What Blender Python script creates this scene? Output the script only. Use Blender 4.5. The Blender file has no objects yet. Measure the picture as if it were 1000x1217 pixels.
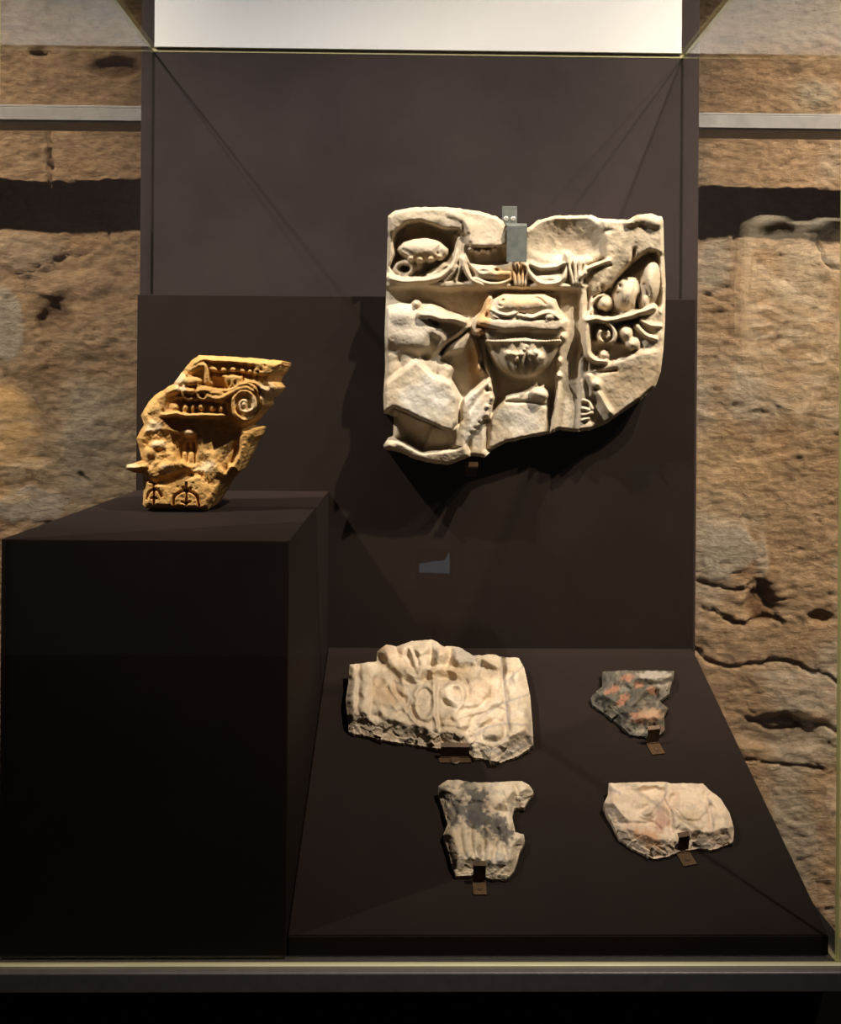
import bpy, bmesh, math, random
import numpy as np
from mathutils import Vector, Matrix

# ------------------------------------------------------------------ camera
random.seed(4)
scene = bpy.context.scene
C = scene.collection
EYE = 1.5                      # eye height above the floor
F = 1050.0                     # focal length in pixels of the 1000 x 1217 frame
HOR = 465.0                    # row of the horizon
yaw, roll = math.radians(0.76), math.radians(0.43)
fw = Vector((math.sin(yaw), math.cos(yaw), 0))
rt = Vector((math.cos(yaw), -math.sin(yaw), 0))
up = Vector((0, 0, 1))
# content turned clockwise by `roll`
r2 = rt * math.cos(roll) + up * math.sin(roll)
u2 = -rt * math.sin(roll) + up * math.cos(roll)
cam_d = bpy.data.cameras.new('camera')
cam = bpy.data.objects.new('camera', cam_d)
C.objects.link(cam)
M = Matrix((r2, u2, -fw)).transposed().to_4x4()
M.translation = (0, 0, EYE)
cam.matrix_world = M
cam_d.sensor_width = 36.0
cam_d.sensor_fit = 'AUTO'
cam_d.lens = 36.0 * F / 1217.0
cam_d.shift_y = -(608.5 - HOR) / 1217.0
cam_d.clip_start = 0.05
scene.camera = cam

# ------------------------------------------------------------------ world, lights, exposure
w = bpy.data.worlds.new('world'); scene.world = w
w.use_nodes = True
bg = w.node_tree.nodes['Background']
bg.inputs[0].default_value = (1.0, 0.9, 0.8, 1)
bg.inputs[1].default_value = 0.02

def spot(name, loc, aim, power, half_deg, blend, col, radius=0.03):
    d = bpy.data.lights.new(name, 'SPOT')
    d.energy = power; d.spot_size = math.radians(half_deg * 2); d.spot_blend = blend
    d.color = col; d.shadow_soft_size = radius
    o = bpy.data.objects.new(name, d); C.objects.link(o)
    o.location = loc
    o.rotation_euler = (Vector(aim) - Vector(loc)).to_track_quat('-Z', 'Y').to_euler()
    return o

WALLW = (1.0, 0.84, 0.64)
WARM = (1.0, 0.88, 0.74)
NEUT = (1.0, 0.945, 0.90)
spot('ceiling_spot_a', (-2.35, 0.45, 4.5), (-0.15, 1.75, 1.60), 950, 14.5, 0.9, NEUT)
spot('ceiling_spot_b', (1.48, 0.40, 4.5), (0.12, 1.76, 1.42), 1250, 18, 1.0, WARM)
spot('ceiling_spot_c', (2.62, 0.30, 4.5), (0.15, 1.95, 2.0), 330, 14, 1.0, NEUT)
spot('wall_spot_left', (-2.3, 0.2, 4.6), (-1.05, 2.40, 1.25), 1150, 18, 0.9, WALLW)
spot('wall_spot_right', (2.3, 0.2, 4.6), (1.10, 2.40, 1.25), 1900, 18, 0.9, WALLW)
scene.cycles.caustics_reflective = False

vs = scene.view_settings
vs.view_transform = 'Standard'; vs.look = 'None'; vs.gamma = 1.0
vs.use_curve_mapping = False
vs.exposure = 0.0

# ------------------------------------------------------------------ helpers
def tag(o, label=None, cat=None, group=None, kind=None):
    if label: o['label'] = label
    if cat: o['category'] = cat
    if group: o['group'] = group
    if kind: o['kind'] = kind
    return o

def empty(name, loc):
    o = bpy.data.objects.new(name, None); C.objects.link(o)
    o.location = loc; o.empty_display_size = 0.05
    return o

def link(name, me, mats, parent=None):
    o = bpy.data.objects.new(name, me); C.objects.link(o)
    for m in (mats if isinstance(mats, (list, tuple)) else [mats]):
        me.materials.append(m)
    if parent is not None:
        o.parent = parent
        o.matrix_parent_inverse = Matrix.Translation(-Vector(parent.location))
    return o

def bm_obj(name, bm, mats, parent=None, smooth=False):
    me = bpy.data.meshes.new(name)
    bm.normal_update(); bm.to_mesh(me); bm.free()
    if smooth:
        for p in me.polygons: p.use_smooth = True
    return link(name, me, mats, parent)

def add_box(bm, x0, x1, y0, y1, z0, z1, bevel=0.0, seg=2):
    r = bmesh.ops.create_cube(bm, size=1.0)
    vs_ = r['verts']
    for v in vs_:
        v.co = Vector((x0 + (v.co.x + .5) * (x1 - x0), y0 + (v.co.y + .5) * (y1 - y0), z0 + (v.co.z + .5) * (z1 - z0)))
    if bevel > 0:
        es = set()
        for v in vs_:
            for e in v.link_edges: es.add(e)
        bmesh.ops.bevel(bm, geom=list(es), offset=bevel, segments=seg, profile=0.5, affect='EDGES')

def box(name, x0, x1, y0, y1, z0, z1, mats, parent=None, bevel=0.0):
    bm = bmesh.new(); add_box(bm, x0, x1, y0, y1, z0, z1, bevel)
    return bm_obj(name, bm, mats, parent)

def rays(px, py):
    """pixel -> world direction (numpy, n x 3)"""
    px = np.asarray(px, float).ravel(); py = np.asarray(py, float).ravel()
    a = ((px - 500.0) / F)[:, None]; b = ((HOR - py) / F)[:, None]
    return np.array(fw)[None] + a * np.array(r2)[None] + b * np.array(u2)[None]

CAMP = np.array((0, 0, EYE))
def hit(px, py, O, n, h=0.0):
    """point on the plane through O with normal n, raised by h along n"""
    d = rays(px, py); O = np.array(O, float); n = np.array(n, float)
    num = ((O - CAMP) @ n) + np.asarray(h).ravel() * np.ones(len(d))
    t = num / (d @ n)
    return CAMP[None] + d * t[:, None]
def hit1(px, py, O, n, h=0.0):
    return Vector(hit([px], [py], O, n, h)[0])

# ------------------------------------------------------------------ materials
def mat(name):
    m = bpy.data.materials.new(name); m.use_nodes = True
    nt = m.node_tree
    return m, nt, nt.nodes['Principled BSDF']
def ramp(nt, fac, stops):
    r = nt.nodes.new('ShaderNodeValToRGB')
    cr = r.color_ramp
    while len(cr.elements) < len(stops): cr.elements.new(0.5)
    for e, (p, c) in zip(cr.elements, stops):
        e.position = p; e.color = (*c, 1)
    nt.links.new(fac, r.inputs[0]); return r.outputs[0]
def coords(nt, scale=(1, 1, 1), loc=(0, 0, 0)):
    tc = nt.nodes.new('ShaderNodeNewGeometry')
    mp = nt.nodes.new('ShaderNodeMapping'); mp.inputs['Scale'].default_value = scale; mp.inputs['Location'].default_value = loc
    nt.links.new(tc.outputs['Position'], mp.inputs[0]); return mp.outputs[0]
def noise(nt, vec, scale, detail=5, rough=.6, dist=0.0):
    n = nt.nodes.new('ShaderNodeTexNoise')
    n.inputs['Scale'].default_value = scale; n.inputs['Detail'].default_value = detail
    n.inputs['Roughness'].default_value = rough; n.inputs['Distortion'].default_value = dist
    nt.links.new(vec, n.inputs['Vector']); return n.outputs['Fac']
def mixc(nt, fac, a, b, mode='MIX'):
    m = nt.nodes.new('ShaderNodeMix'); m.data_type = 'RGBA'; m.blend_type = mode
    for sock, val in ((m.inputs[0], fac), (m.inputs[6], a), (m.inputs[7], b)):
        if hasattr(val, 'is_linked'): nt.links.new(val, sock)
        elif isinstance(val, tuple): sock.default_value = (*val, 1)
        else: sock.default_value = val
    return m.outputs[2]
def bump(nt, bsdf, height, strength, dist):
    b = nt.nodes.new('ShaderNodeBump'); b.inputs['Strength'].default_value = strength; b.inputs['Distance'].default_value = dist
    nt.links.new(height, b.inputs['Height']); nt.links.new(b.outputs[0], bsdf.inputs['Normal'])

def paint_mat(name, col, rough=.75, var=.25):
    m, nt, p = mat(name)
    v = coords(nt)
    n = noise(nt, v, 3.5, 6, .65)
    lo = tuple(c * (1 - var) for c in col); hi = tuple(c * (1 + var) for c in col)
    nt.links.new(ramp(nt, n, [(.3, lo), (.7, hi)]), p.inputs['Base Color'])
    p.inputs['Roughness'].default_value = rough
    p.inputs['Specular IOR Level'].default_value = .13
    bump(nt, p, noise(nt, coords(nt, (1, 1, 1)), 260, 3, .5), .12, .001)
    return m

def stone_mat(name, rough=.8, grain=90, bstr=.35, var=.14, bdist=.002):
    """stone whose colour comes from the mesh's `Col` attribute, with grain and fine relief"""
    m, nt, p = mat(name)
    a = nt.nodes.new('ShaderNodeVertexColor'); a.layer_name = 'Col'
    v = coords(nt)
    n1 = noise(nt, v, grain * .25, 6, .65)
    n2 = noise(nt, v, grain, 5, .6)
    k = ramp(nt, n1, [(.25, (1 - var,) * 3), (.75, (1 + var * .6,) * 3)])
    c = mixc(nt, 1.0, a.outputs[0], k, 'MULTIPLY')
    k2 = ramp(nt, n2, [(.3, (.9, .88, .85)), (.6, (1, 1, 1))])
    nt.links.new(mixc(nt, .8, c, k2, 'MULTIPLY'), p.inputs['Base Color'])
    p.inputs['Roughness'].default_value = rough
    p.inputs['Specular IOR Level'].default_value = .3
    bump(nt, p, n2, bstr, bdist)
    return m

def metal_mat(name, col, rough=.45, metallic=.8, var=.3, scale=60):
    m, nt, p = mat(name)
    n = noise(nt, coords(nt), scale, 5, .6)
    nt.links.new(ramp(nt, n, [(.3, tuple(c * (1 - var) for c in col)), (.7, tuple(c * (1 + var) for c in col))]), p.inputs['Base Color'])
    p.inputs['Metallic'].default_value = metallic; p.inputs['Roughness'].default_value = rough
    return m

def glass_mat():
    m = bpy.data.materials.new('case_glass'); m.use_nodes = True
    nt = m.node_tree; nt.nodes.clear()
    out = nt.nodes.new('ShaderNodeOutputMaterial')
    tr = nt.nodes.new('ShaderNodeBsdfTransparent'); tr.inputs[0].default_value = (.985, .985, .98, 1)
    gl = nt.nodes.new('ShaderNodeBsdfGlossy'); gl.inputs['Roughness'].default_value = 0.0
    fr = nt.nodes.new('ShaderNodeFresnel')
    ge = nt.nodes.new('ShaderNodeNewGeometry')
    io = nt.nodes.new('ShaderNodeMix'); io.data_type = 'FLOAT'
    io.inputs[2].default_value = 1.5; io.inputs[3].default_value = 1 / 1.5
    nt.links.new(ge.outputs['Backfacing'], io.inputs[0]); nt.links.new(io.outputs[0], fr.inputs[0])
    mx = nt.nodes.new('ShaderNodeMixShader')
    nt.links.new(fr.outputs[0], mx.inputs[0]); nt.links.new(tr.outputs[0], mx.inputs[1]); nt.links.new(gl.outputs[0], mx.inputs[2])
    nt.links.new(mx.outputs[0], out.inputs[0])
    return m

PAINT = paint_mat('dark_grey_brown_paint', (.0255, .0182, .0178))
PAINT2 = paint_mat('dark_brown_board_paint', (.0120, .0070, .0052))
BLACK = paint_mat('black_base_paint', (.012, .011, .011), .8)
WHITE = paint_mat('white_panel_paint', (.79, .79, .79), .7, .012)
GLASS = glass_mat()
EDGE, nt_, p_ = mat('glass_edge')
p_.inputs['Base Color'].default_value = (.85, .80, .42, 1); p_.inputs['Roughness'].default_value = .35
bump(nt_, p_, noise(nt_, coords(nt_), 120, 3), .2, .001)
_t = nt_.nodes.new('ShaderNodeBsdfTransparent'); _t.inputs[0].default_value = (.80, .86, .70, 1)
_m = nt_.nodes.new('ShaderNodeMixShader'); _m.inputs[0].default_value = .58
nt_.links.new(p_.outputs[0], _m.inputs[1]); nt_.links.new(_t.outputs[0], _m.inputs[2])
nt_.links.new(_m.outputs[0], nt_.nodes['Material Output'].inputs[0])
EDGE_LIT = EDGE.copy(); EDGE_LIT.name = 'lit_glass_edge'  # front edges coloured brighter and less clear, standing in for piped light
for _n in EDGE_LIT.node_tree.nodes:
    if _n.type == 'MIX_SHADER': _n.inputs[0].default_value = .12
    if _n.type == 'BSDF_PRINCIPLED': _n.inputs['Base Color'].default_value = (.92, .86, .40, 1)
SEAL = paint_mat('seal_strip_grey', (.30, .28, .19), .5)
ALU = metal_mat('grey_profile', (.085, .075, .078), .5, .5, .12)
STEEL = metal_mat('grey_steel', (.22, .22, .225), .55, .35, .18, 25)
BRASS = metal_mat('dark_brass', (.085, .045, .017), .5, .5, .35)
BRASS_DARK = metal_mat('blackened_brass', (.085, .05, .026), .55, .5, .35)
CLIP = metal_mat('green_grey_clip', (.12, .13, .115), .6, .3, .25)
SCREW = metal_mat('screw_steel', (.55, .53, .48), .4, .7, .15)

# ------------------------------------------------------------------ numpy sculpting
_rng = np.random.RandomState(11)
_tab = _rng.rand(256, 256)
def vnoise(x, y, s=0):
    x = x + 37.3 * s; y = y + 91.7 * s
    xi = np.floor(x).astype(int); yi = np.floor(y).astype(int)
    fx = x - xi; fy = y - yi
    fx = fx * fx * (3 - 2 * fx); fy = fy * fy * (3 - 2 * fy)
    g = lambda i, j: _tab[i & 255, j & 255]
    return (g(xi, yi) * (1 - fx) + g(xi + 1, yi) * fx) * (1 - fy) + (g(xi, yi + 1) * (1 - fx) + g(xi + 1, yi + 1) * fx) * fy
def fbm(x, y, s=0, o=5, g=.5):
    t = 0; a = 1; n = 0
    for i in range(o):
        t = t + a * (vnoise(x, y, s + i * 3) * 2 - 1); n += a; a *= g; x = x * 2.03; y = y * 2.03
    return t / n
def sstep(a, b, x):
    t = np.clip((x - a) / (b - a), 0, 1); return t * t * (3 - 2 * t)
def sdpoly(U, V, poly):
    """signed distance, negative inside"""
    P = np.asarray(poly, float); n = len(P)
    d = np.full(U.shape, 1e18); ins = np.zeros(U.shape, bool)
    for i in range(n):
        ax, ay = P[i]; bx, by = P[(i + 1) % n]
        ex, ey = bx - ax, by - ay
        wx, wy = U - ax, V - ay
        t = np.clip((wx * ex + wy * ey) / (ex * ex + ey * ey + 1e-9), 0, 1)
        d = np.minimum(d, (wx - ex * t) ** 2 + (wy - ey * t) ** 2)
        if ay != by:
            c = ((ay <= V) & (V < by)) | ((by <= V) & (V < ay))
            xs = ax + (V - ay) / (by - ay) * ex
            ins ^= c & (U < xs)
    d = np.sqrt(d)
    return np.where(ins, -d, d)
def spline(pts, n=8):
    P = [np.array(p, float) for p in pts]
    if len(P) < 3: return np.array(P)
    P = [2 * P[0] - P[1]] + P + [2 * P[-1] - P[-2]]
    out = []
    for i in range(1, len(P) - 2):
        for k in range(n):
            t = k / n
            a, b, c, d = P[i - 1], P[i], P[i + 1], P[i + 2]
            out.append(.5 * ((2 * b) + (-a + c) * t + (2 * a - 5 * b + 4 * c - d) * t * t + (-a + 3 * b - 3 * c + d) * t ** 3))
    out.append(P[-2]); return np.array(out)

class Field:
    """height field over a crop of the object; U right, V down, heights in the same units"""
    def __init__(s, outline, step, base):
        s.poly = np.array(outline, float)
        lo = s.poly.min(0) - step * 2; hi = s.poly.max(0) + step * 2
        s.nx = int((hi[0] - lo[0]) / step) + 1; s.ny = int((hi[1] - lo[1]) / step) + 1
        u = lo[0] + np.arange(s.nx) * step; v = lo[1] + np.arange(s.ny) * step
        s.step = step
        s.U, s.V = np.meshgrid(u, v)
        s.H = np.full(s.U.shape, float(base)); s.R = np.zeros(s.U.shape, int)
        s.C = np.ones(s.U.shape + (3,))
        s.Wu, s.Wv = s.U, s.V
    def warp(s, size, amp, seed=3):
        s.Wu = s.U + amp * fbm(s.U / size, s.V / size, seed, 3); s.Wv = s.V + amp * fbm(s.U / size, s.V / size, seed + 9, 3)
        s.wpad = amp
    def blur(s, r, passes=2):
        for _ in range(passes):
            for ax in (0, 1):
                p = np.pad(s.H, [(r + 1, r) if a == ax else (0, 0) for a in (0, 1)], 'edge')
                c = np.cumsum(p, axis=ax); n = s.H.shape[ax]
                s.H = (np.take(c, np.arange(2 * r + 1, 2 * r + 1 + n), ax) - np.take(c, np.arange(0, n), ax)) / (2 * r + 1)
    def smooth_field(s, k, mix=1.0):
        h0 = s.H.copy(); s.blur(k); s.H = h0 * (1 - mix) + s.H * mix
    def win(s, pts, pad):
        pad = pad + getattr(s, 'wpad', 0)
        P = np.asarray(pts, float); lo = P.min(0) - pad; hi = P.max(0) + pad
        x0 = max(0, int((lo[0] - s.U[0, 0]) / s.step)); x1 = min(s.nx, int((hi[0] - s.U[0, 0]) / s.step) + 2)
        y0 = max(0, int((lo[1] - s.V[0, 0]) / s.step)); y1 = min(s.ny, int((hi[1] - s.V[0, 0]) / s.step) + 2)
        return slice(y0, max(y1, y0)), slice(x0, max(x1, x0))
    def plate(s, poly, z, w=5, reg=None, add=False):
        q = s.win(poly, w * 2)
        U, V = s.Wu[q], s.Wv[q]
        if U.size == 0: return
        m = 1 - sstep(-w, w, sdpoly(U, V, poly))
        zz = z(U, V) if callable(z) else z
        if add: s.H[q] = s.H[q] + m * zz
        else: s.H[q] = s.H[q] * (1 - m) + zz * m
        if reg is not None: s.R[q][m > .5] = reg
    def _max(s, q, z, inside, k, reg):
        H = s.H[q]
        d = H - z
        if k > 0:
            hh = np.clip(.5 + .5 * (z - H) / k, 0, 1)
            new = H * (1 - hh) + z * hh + k * hh * (1 - hh)
        else: new = np.maximum(H, z)
        new = np.where(inside, new, H)
        s.H[q] = new
        if reg is not None:
            s.R[q][inside & (z > H - k * .3)] = reg
    def blob(s, cx, cy, rx, ry, z0, z1, ang=0, k=3, reg=None, p=.5):
        R = max(rx, ry); q = s.win([(cx - R, cy - R), (cx + R, cy + R)], 2)
        U, V = s.Wu[q] - cx, s.Wv[q] - cy
        if U.size == 0: return
        a = math.radians(ang); x = U * math.cos(a) + V * math.sin(a); y = -U * math.sin(a) + V * math.cos(a)
        rr = (x / rx) ** 2 + (y / ry) ** 2
        s._max(q, z0 + (z1 - z0) * np.clip(1 - rr, 0, 1) ** p, rr < 1, k, reg)
    def _pd(s, pts, r0, r1, spl):
        P = spline(pts) if spl else np.array(pts, float)
        q = s.win(P, max(r0, r1) + 2)
        U, V = s.Wu[q], s.Wv[q]
        best = np.full(U.shape, 1e9); rad = np.full(U.shape, r0 * 1.0)
        n = len(P) - 1
        for i in range(n):
            ax, ay = P[i]; ex, ey = P[i + 1] - P[i]
            t = np.clip(((U - ax) * ex + (V - ay) * ey) / (ex * ex + ey * ey + 1e-9), 0, 1)
            d = np.hypot(U - ax - ex * t, V - ay - ey * t)
            r = r0 + (r1 - r0) * (i + t) / n
            b = d / r < best / rad
            best = np.where(b, d, best); rad = np.where(b, r, rad)
        return q, best, rad
    def tube(s, pts, r0, z0, z1, r1=None, k=3, reg=None, spl=True):
        r1 = r0 if r1 is None else r1
        q, d, r = s._pd(pts, r0, r1, spl)
        if d.size == 0: return
        s._max(q, z0 + (z1 - z0) * np.sqrt(np.clip(1 - (d / r) ** 2, 0, 1)), d < r, k, reg)
    def groove(s, pts, r0, depth, r1=None, spl=True):
        r1 = r0 if r1 is None else r1
        q, d, r = s._pd(pts, r0, r1, spl)
        if d.size == 0: return
        s.H[q] -= depth * np.clip(1 - (d / r) ** 2, 0, 1)
    def pit(s, cx, cy, rx, ry, depth, ang=0):
        R = max(rx, ry); q = s.win([(cx - R, cy - R), (cx + R, cy + R)], 2)
        U, V = s.Wu[q] - cx, s.Wv[q] - cy
        a = math.radians(ang); x = U * math.cos(a) + V * math.sin(a); y = -U * math.sin(a) + V * math.cos(a)
        s.H[q] -= depth * np.clip(1 - (x / rx) ** 2 - (y / ry) ** 2, 0, 1)
    def facets(s, size, amp, seed, mask=None):
        rg = np.random.RandomState(seed)
        lo = (s.U[0, 0], s.V[0, 0]); wx = s.U[0, -1] - lo[0]; wy = s.V[-1, 0] - lo[1]
        n = max(6, int(wx * wy / size ** 2))
        P = rg.rand(n, 2) * (wx, wy) + lo
        G = rg.randn(n, 2) * amp / size; Z = rg.randn(n) * amp * .5
        wu = s.U + fbm(s.U / size, s.V / size, seed, 3) * size * .35; wv = s.V + fbm(s.U / size, s.V / size, seed + 5, 3) * size * .35
        best = np.full(s.U.shape, 1e18); h = np.zeros(s.U.shape)
        for i in range(n):
            d = (wu - P[i, 0]) ** 2 + (wv - P[i, 1]) ** 2
            b = d < best
            best = np.where(b, d, best)
            h = np.where(b, Z[i] + (s.U - P[i, 0]) * G[i, 0] + (s.V - P[i, 1]) * G[i, 1], h)
        s.H += h if mask is None else h * mask
    def color(s, base): s.C[:] = base
    def stain(s, cx, cy, rx, ry, col, amt, ang=0, ns=20, seed=1):
        U, V = s.U - cx, s.V - cy
        a = math.radians(ang); x = U * math.cos(a) + V * math.sin(a); y = -U * math.sin(a) + V * math.cos(a)
        rr = np.sqrt((x / rx) ** 2 + (y / ry) ** 2) + .55 * fbm(s.U / ns, s.V / ns, seed, 4)
        m = (amt * (1 - sstep(.45, 1.05, rr)))[..., None]
        s.C = s.C * (1 - m) + np.array(col) * m
    def mottle(s, size, col, amt, seed):
        m = (amt * sstep(-.05, .5, fbm(s.U / size, s.V / size, seed, 5, .6)))[..., None]
        s.C = s.C * (1 - m) + np.array(col) * m
    def vein(s, pts, r, col, amt, wob=6, seed=1, r1=None):
        P = spline(pts); n = len(P) - 1
        U = s.U + fbm(s.U / 25, s.V / 25, seed, 4) * wob * 2; V = s.V + fbm(s.U / 25, s.V / 25, seed + 7, 4) * wob * 2
        best = np.full(U.shape, 1e9)
        for i in range(n):
            ax, ay = P[i]; ex, ey = P[i + 1] - P[i]
            t = np.clip(((U - ax) * ex + (V - ay) * ey) / (ex * ex + ey * ey + 1e-9), 0, 1)
            best = np.minimum(best, np.hypot(U - ax - ex * t, V - ay - ey * t))
        m = (amt * (1 - sstep(r * .3, r, best)))[..., None]
        s.C = s.C * (1 - m) + np.array(col) * m
    def edge(s, low_up, low_side, low_down, w):
        """let the surface fall away at the outline; deeper on the rim that faces down"""
        d = -sdpoly(s.U, s.V, s.poly)
        gy, gx = np.gradient(d, s.step)
        gy = np.clip(gy, -1, 1)                       # +1 : rim is above, -1 : rim is below
        keep = s.H; s.H = gy; s.blur(max(2, int(20 / s.step))); gy = s.H; s.H = keep
        f = np.where(gy > 0, low_side + (low_up - low_side) * gy, low_side + (low_down - low_side) * (-gy))
        ww = w * (1 + 1.2 * np.clip(-gy, 0, 1))
        t = np.clip(d / ww, 0, 1)
        k = 1 - (1 - t) ** 1.5
        s.H = s.H * (f + (1 - f) * k)
        # no face may lean over its own foot on the rim towards the viewer
        ins = d > 0
        down = sstep(2.2 * w, .8 * w, d) * sstep(.05, .5, -gy)
        for i in range(s.ny - 1, 0, -1):
            ok = ins[i] & ins[i - 1]; lim = s.step * (1.05 - .33 * down[i])
            s.H[i - 1] = np.where(ok, np.minimum(s.H[i - 1], s.H[i] + lim), s.H[i - 1])
        for j in range(1, s.nx):
            ok = ins[:, j] & ins[:, j - 1]
            s.H[:, j] = np.where(ok, np.minimum(s.H[:, j], s.H[:, j - 1] + 1.8 * s.step), s.H[:, j])
        s.smooth_field(2, .75)
        big = s.H.max()
        s.facets(w * .8, big * .035, 77, down)
        s.H += big * (.022 * fbm(s.U / (w * .5), s.V / (w * .5), 78, 4) + .014 * down * fbm(s.U / (w * .35), s.V / (w * .35), 79, 4))
    def build(s, topix, unit, O, n, root, names, material, labels=None, min_h=.004):
        """solid with a flat back on the plane (O, n); carved regions become parts"""
        Uc = (s.U[:-1, :-1] + s.U[1:, 1:]) / 2; Vc = (s.V[:-1, :-1] + s.V[1:, 1:]) / 2
        keep = sdpoly(Uc, Vc, s.poly) < 0
        idx = np.arange(s.nx * s.ny).reshape(s.ny, s.nx)
        a, b, c, d = idx[:-1, :-1], idx[:-1, 1:], idx[1:, 1:], idx[1:, :-1]
        quads = np.stack([a, d, c, b], -1)[keep]     # counter-clockwise seen from the front
        regs = s.R[:-1, :-1][keep]
        # boundary edges
        ed = np.concatenate([quads[:, [0, 1]], quads[:, [1, 2]], quads[:, [2, 3]], quads[:, [3, 0]]])
        N = s.nx * s.ny
        key = ed[:, 0] * N + ed[:, 1]; rev = ed[:, 1] * N + ed[:, 0]
        bd = ed[~np.isin(key, rev)]
        U = s.U.ravel().copy(); V = s.V.ravel().copy(); H = s.H.ravel()
        bi = np.unique(bd)
        P = s.poly
        bu, bv = U[bi], V[bi]; best = np.full(len(bi), 1e18); nu = bu.copy(); nv = bv.copy()
        for i in range(len(P)):
            ax, ay = P[i]; ex, ey = P[(i + 1) % len(P)] - P[i]
            t = np.clip(((bu - ax) * ex + (bv - ay) * ey) / (ex * ex + ey * ey + 1e-9), 0, 1)
            qx, qy = ax + ex * t, ay + ey * t
            dd = (bu - qx) ** 2 + (bv - qy) ** 2
            m = dd < best; best = np.where(m, dd, best); nu = np.where(m, qx, nu); nv = np.where(m, qy, nv)
        rough = fbm(nu / (s.step * 7), nv / (s.step * 7), 9, 3) * s.step * 1.2
        U[bi] = nu; V[bi] = nv + rough
        hm = np.maximum(H * unit, min_h)
        px, py = topix(U, V)
        W = hit(px, py, O, n, hm)
        Wb = W - np.array(n)[None] * hm[:, None]
        Col = s.C.reshape(-1, 3)
        objs = []
        for rid, nm in enumerate(names):
            qs = quads[regs == rid]
            if len(qs) == 0: continue
            used, inv = np.unique(qs, return_inverse=True)
            verts = W[used]; cols = Col[used]; faces = inv.reshape(-1, 4).tolist()
            ns_ = len(faces)
            if rid == 0:
                # sides and back of the block
                base = len(verts)
                bu_, binv = np.unique(bd, return_inverse=True); binv = binv.reshape(-1, 2)
                k = len(bu_)
                mid = Wb[bu_] * .5 + W[bu_] * .5
                jit = fbm(bu_ * .13, bu_ * .07, 3, 2)[:, None] * .004
                verts = np.concatenate([verts, W[bu_], mid + jit * 0, Wb[bu_]])
                cols = np.concatenate([cols, Col[bu_] * .93, Col[bu_] * .93, Col[bu_] * .93])
                for e0, e1 in binv:
                    faces.append([base + e1, base + e0, base + k + e0, base + k + e1])
                    faces.append([base + k + e1, base + k + e0, base + 2 * k + e0, base + 2 * k + e1])
                nxt = {int(e0): int(e1) for e0, e1 in binv}
                todo = set(nxt)
                while todo:
                    st = next(iter(todo)); loop = []; cur = st
                    while cur in todo:
                        todo.discard(cur); loop.append(base + 2 * k + cur); cur = nxt[cur]
                    if len(loop) > 8: faces.append(loop[::-1])
            me = bpy.data.meshes.new(nm)
            org = np.array(root.location)
            me.from_pydata((verts - org).tolist(), [], faces)
            at = me.color_attributes.new('Col', 'FLOAT_COLOR', 'POINT')
            at.data.foreach_set('color', np.concatenate([cols, np.ones((len(cols), 1))], 1).ravel())
            sm = np.ones(len(me.polygons), bool); me.polygons.foreach_set('use_smooth', sm)
            o = bpy.data.objects.new(nm, me); C.objects.link(o)
            me.materials.append(material)
            o.parent = root
            if labels and labels.get(nm): o['label'] = labels[nm]
            objs.append(o)
        return objs

def crop_map(x0, y0, k):
    return lambda U, V: (x0 + U / k, y0 + V / k)

# ------------------------------------------------------------------ the setting
GLX0, GLX1 = -0.578, 0.613       # inner faces of the side panes
YF, YB, YL = 1.25, 2.0, 1.88     # front pane, upper backing, lower backing
ZB, ZT = EYE - 0.807, EYE + 0.760
YW = 2.42                        # rock wall

f_ = box('floor', -3, 3, -2.5, 3, -.1, 0, paint_mat('floor_grey', (.05, .045, .04)))
tag(f_, 'dark grey floor under the display case', 'floor', kind='structure')

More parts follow.
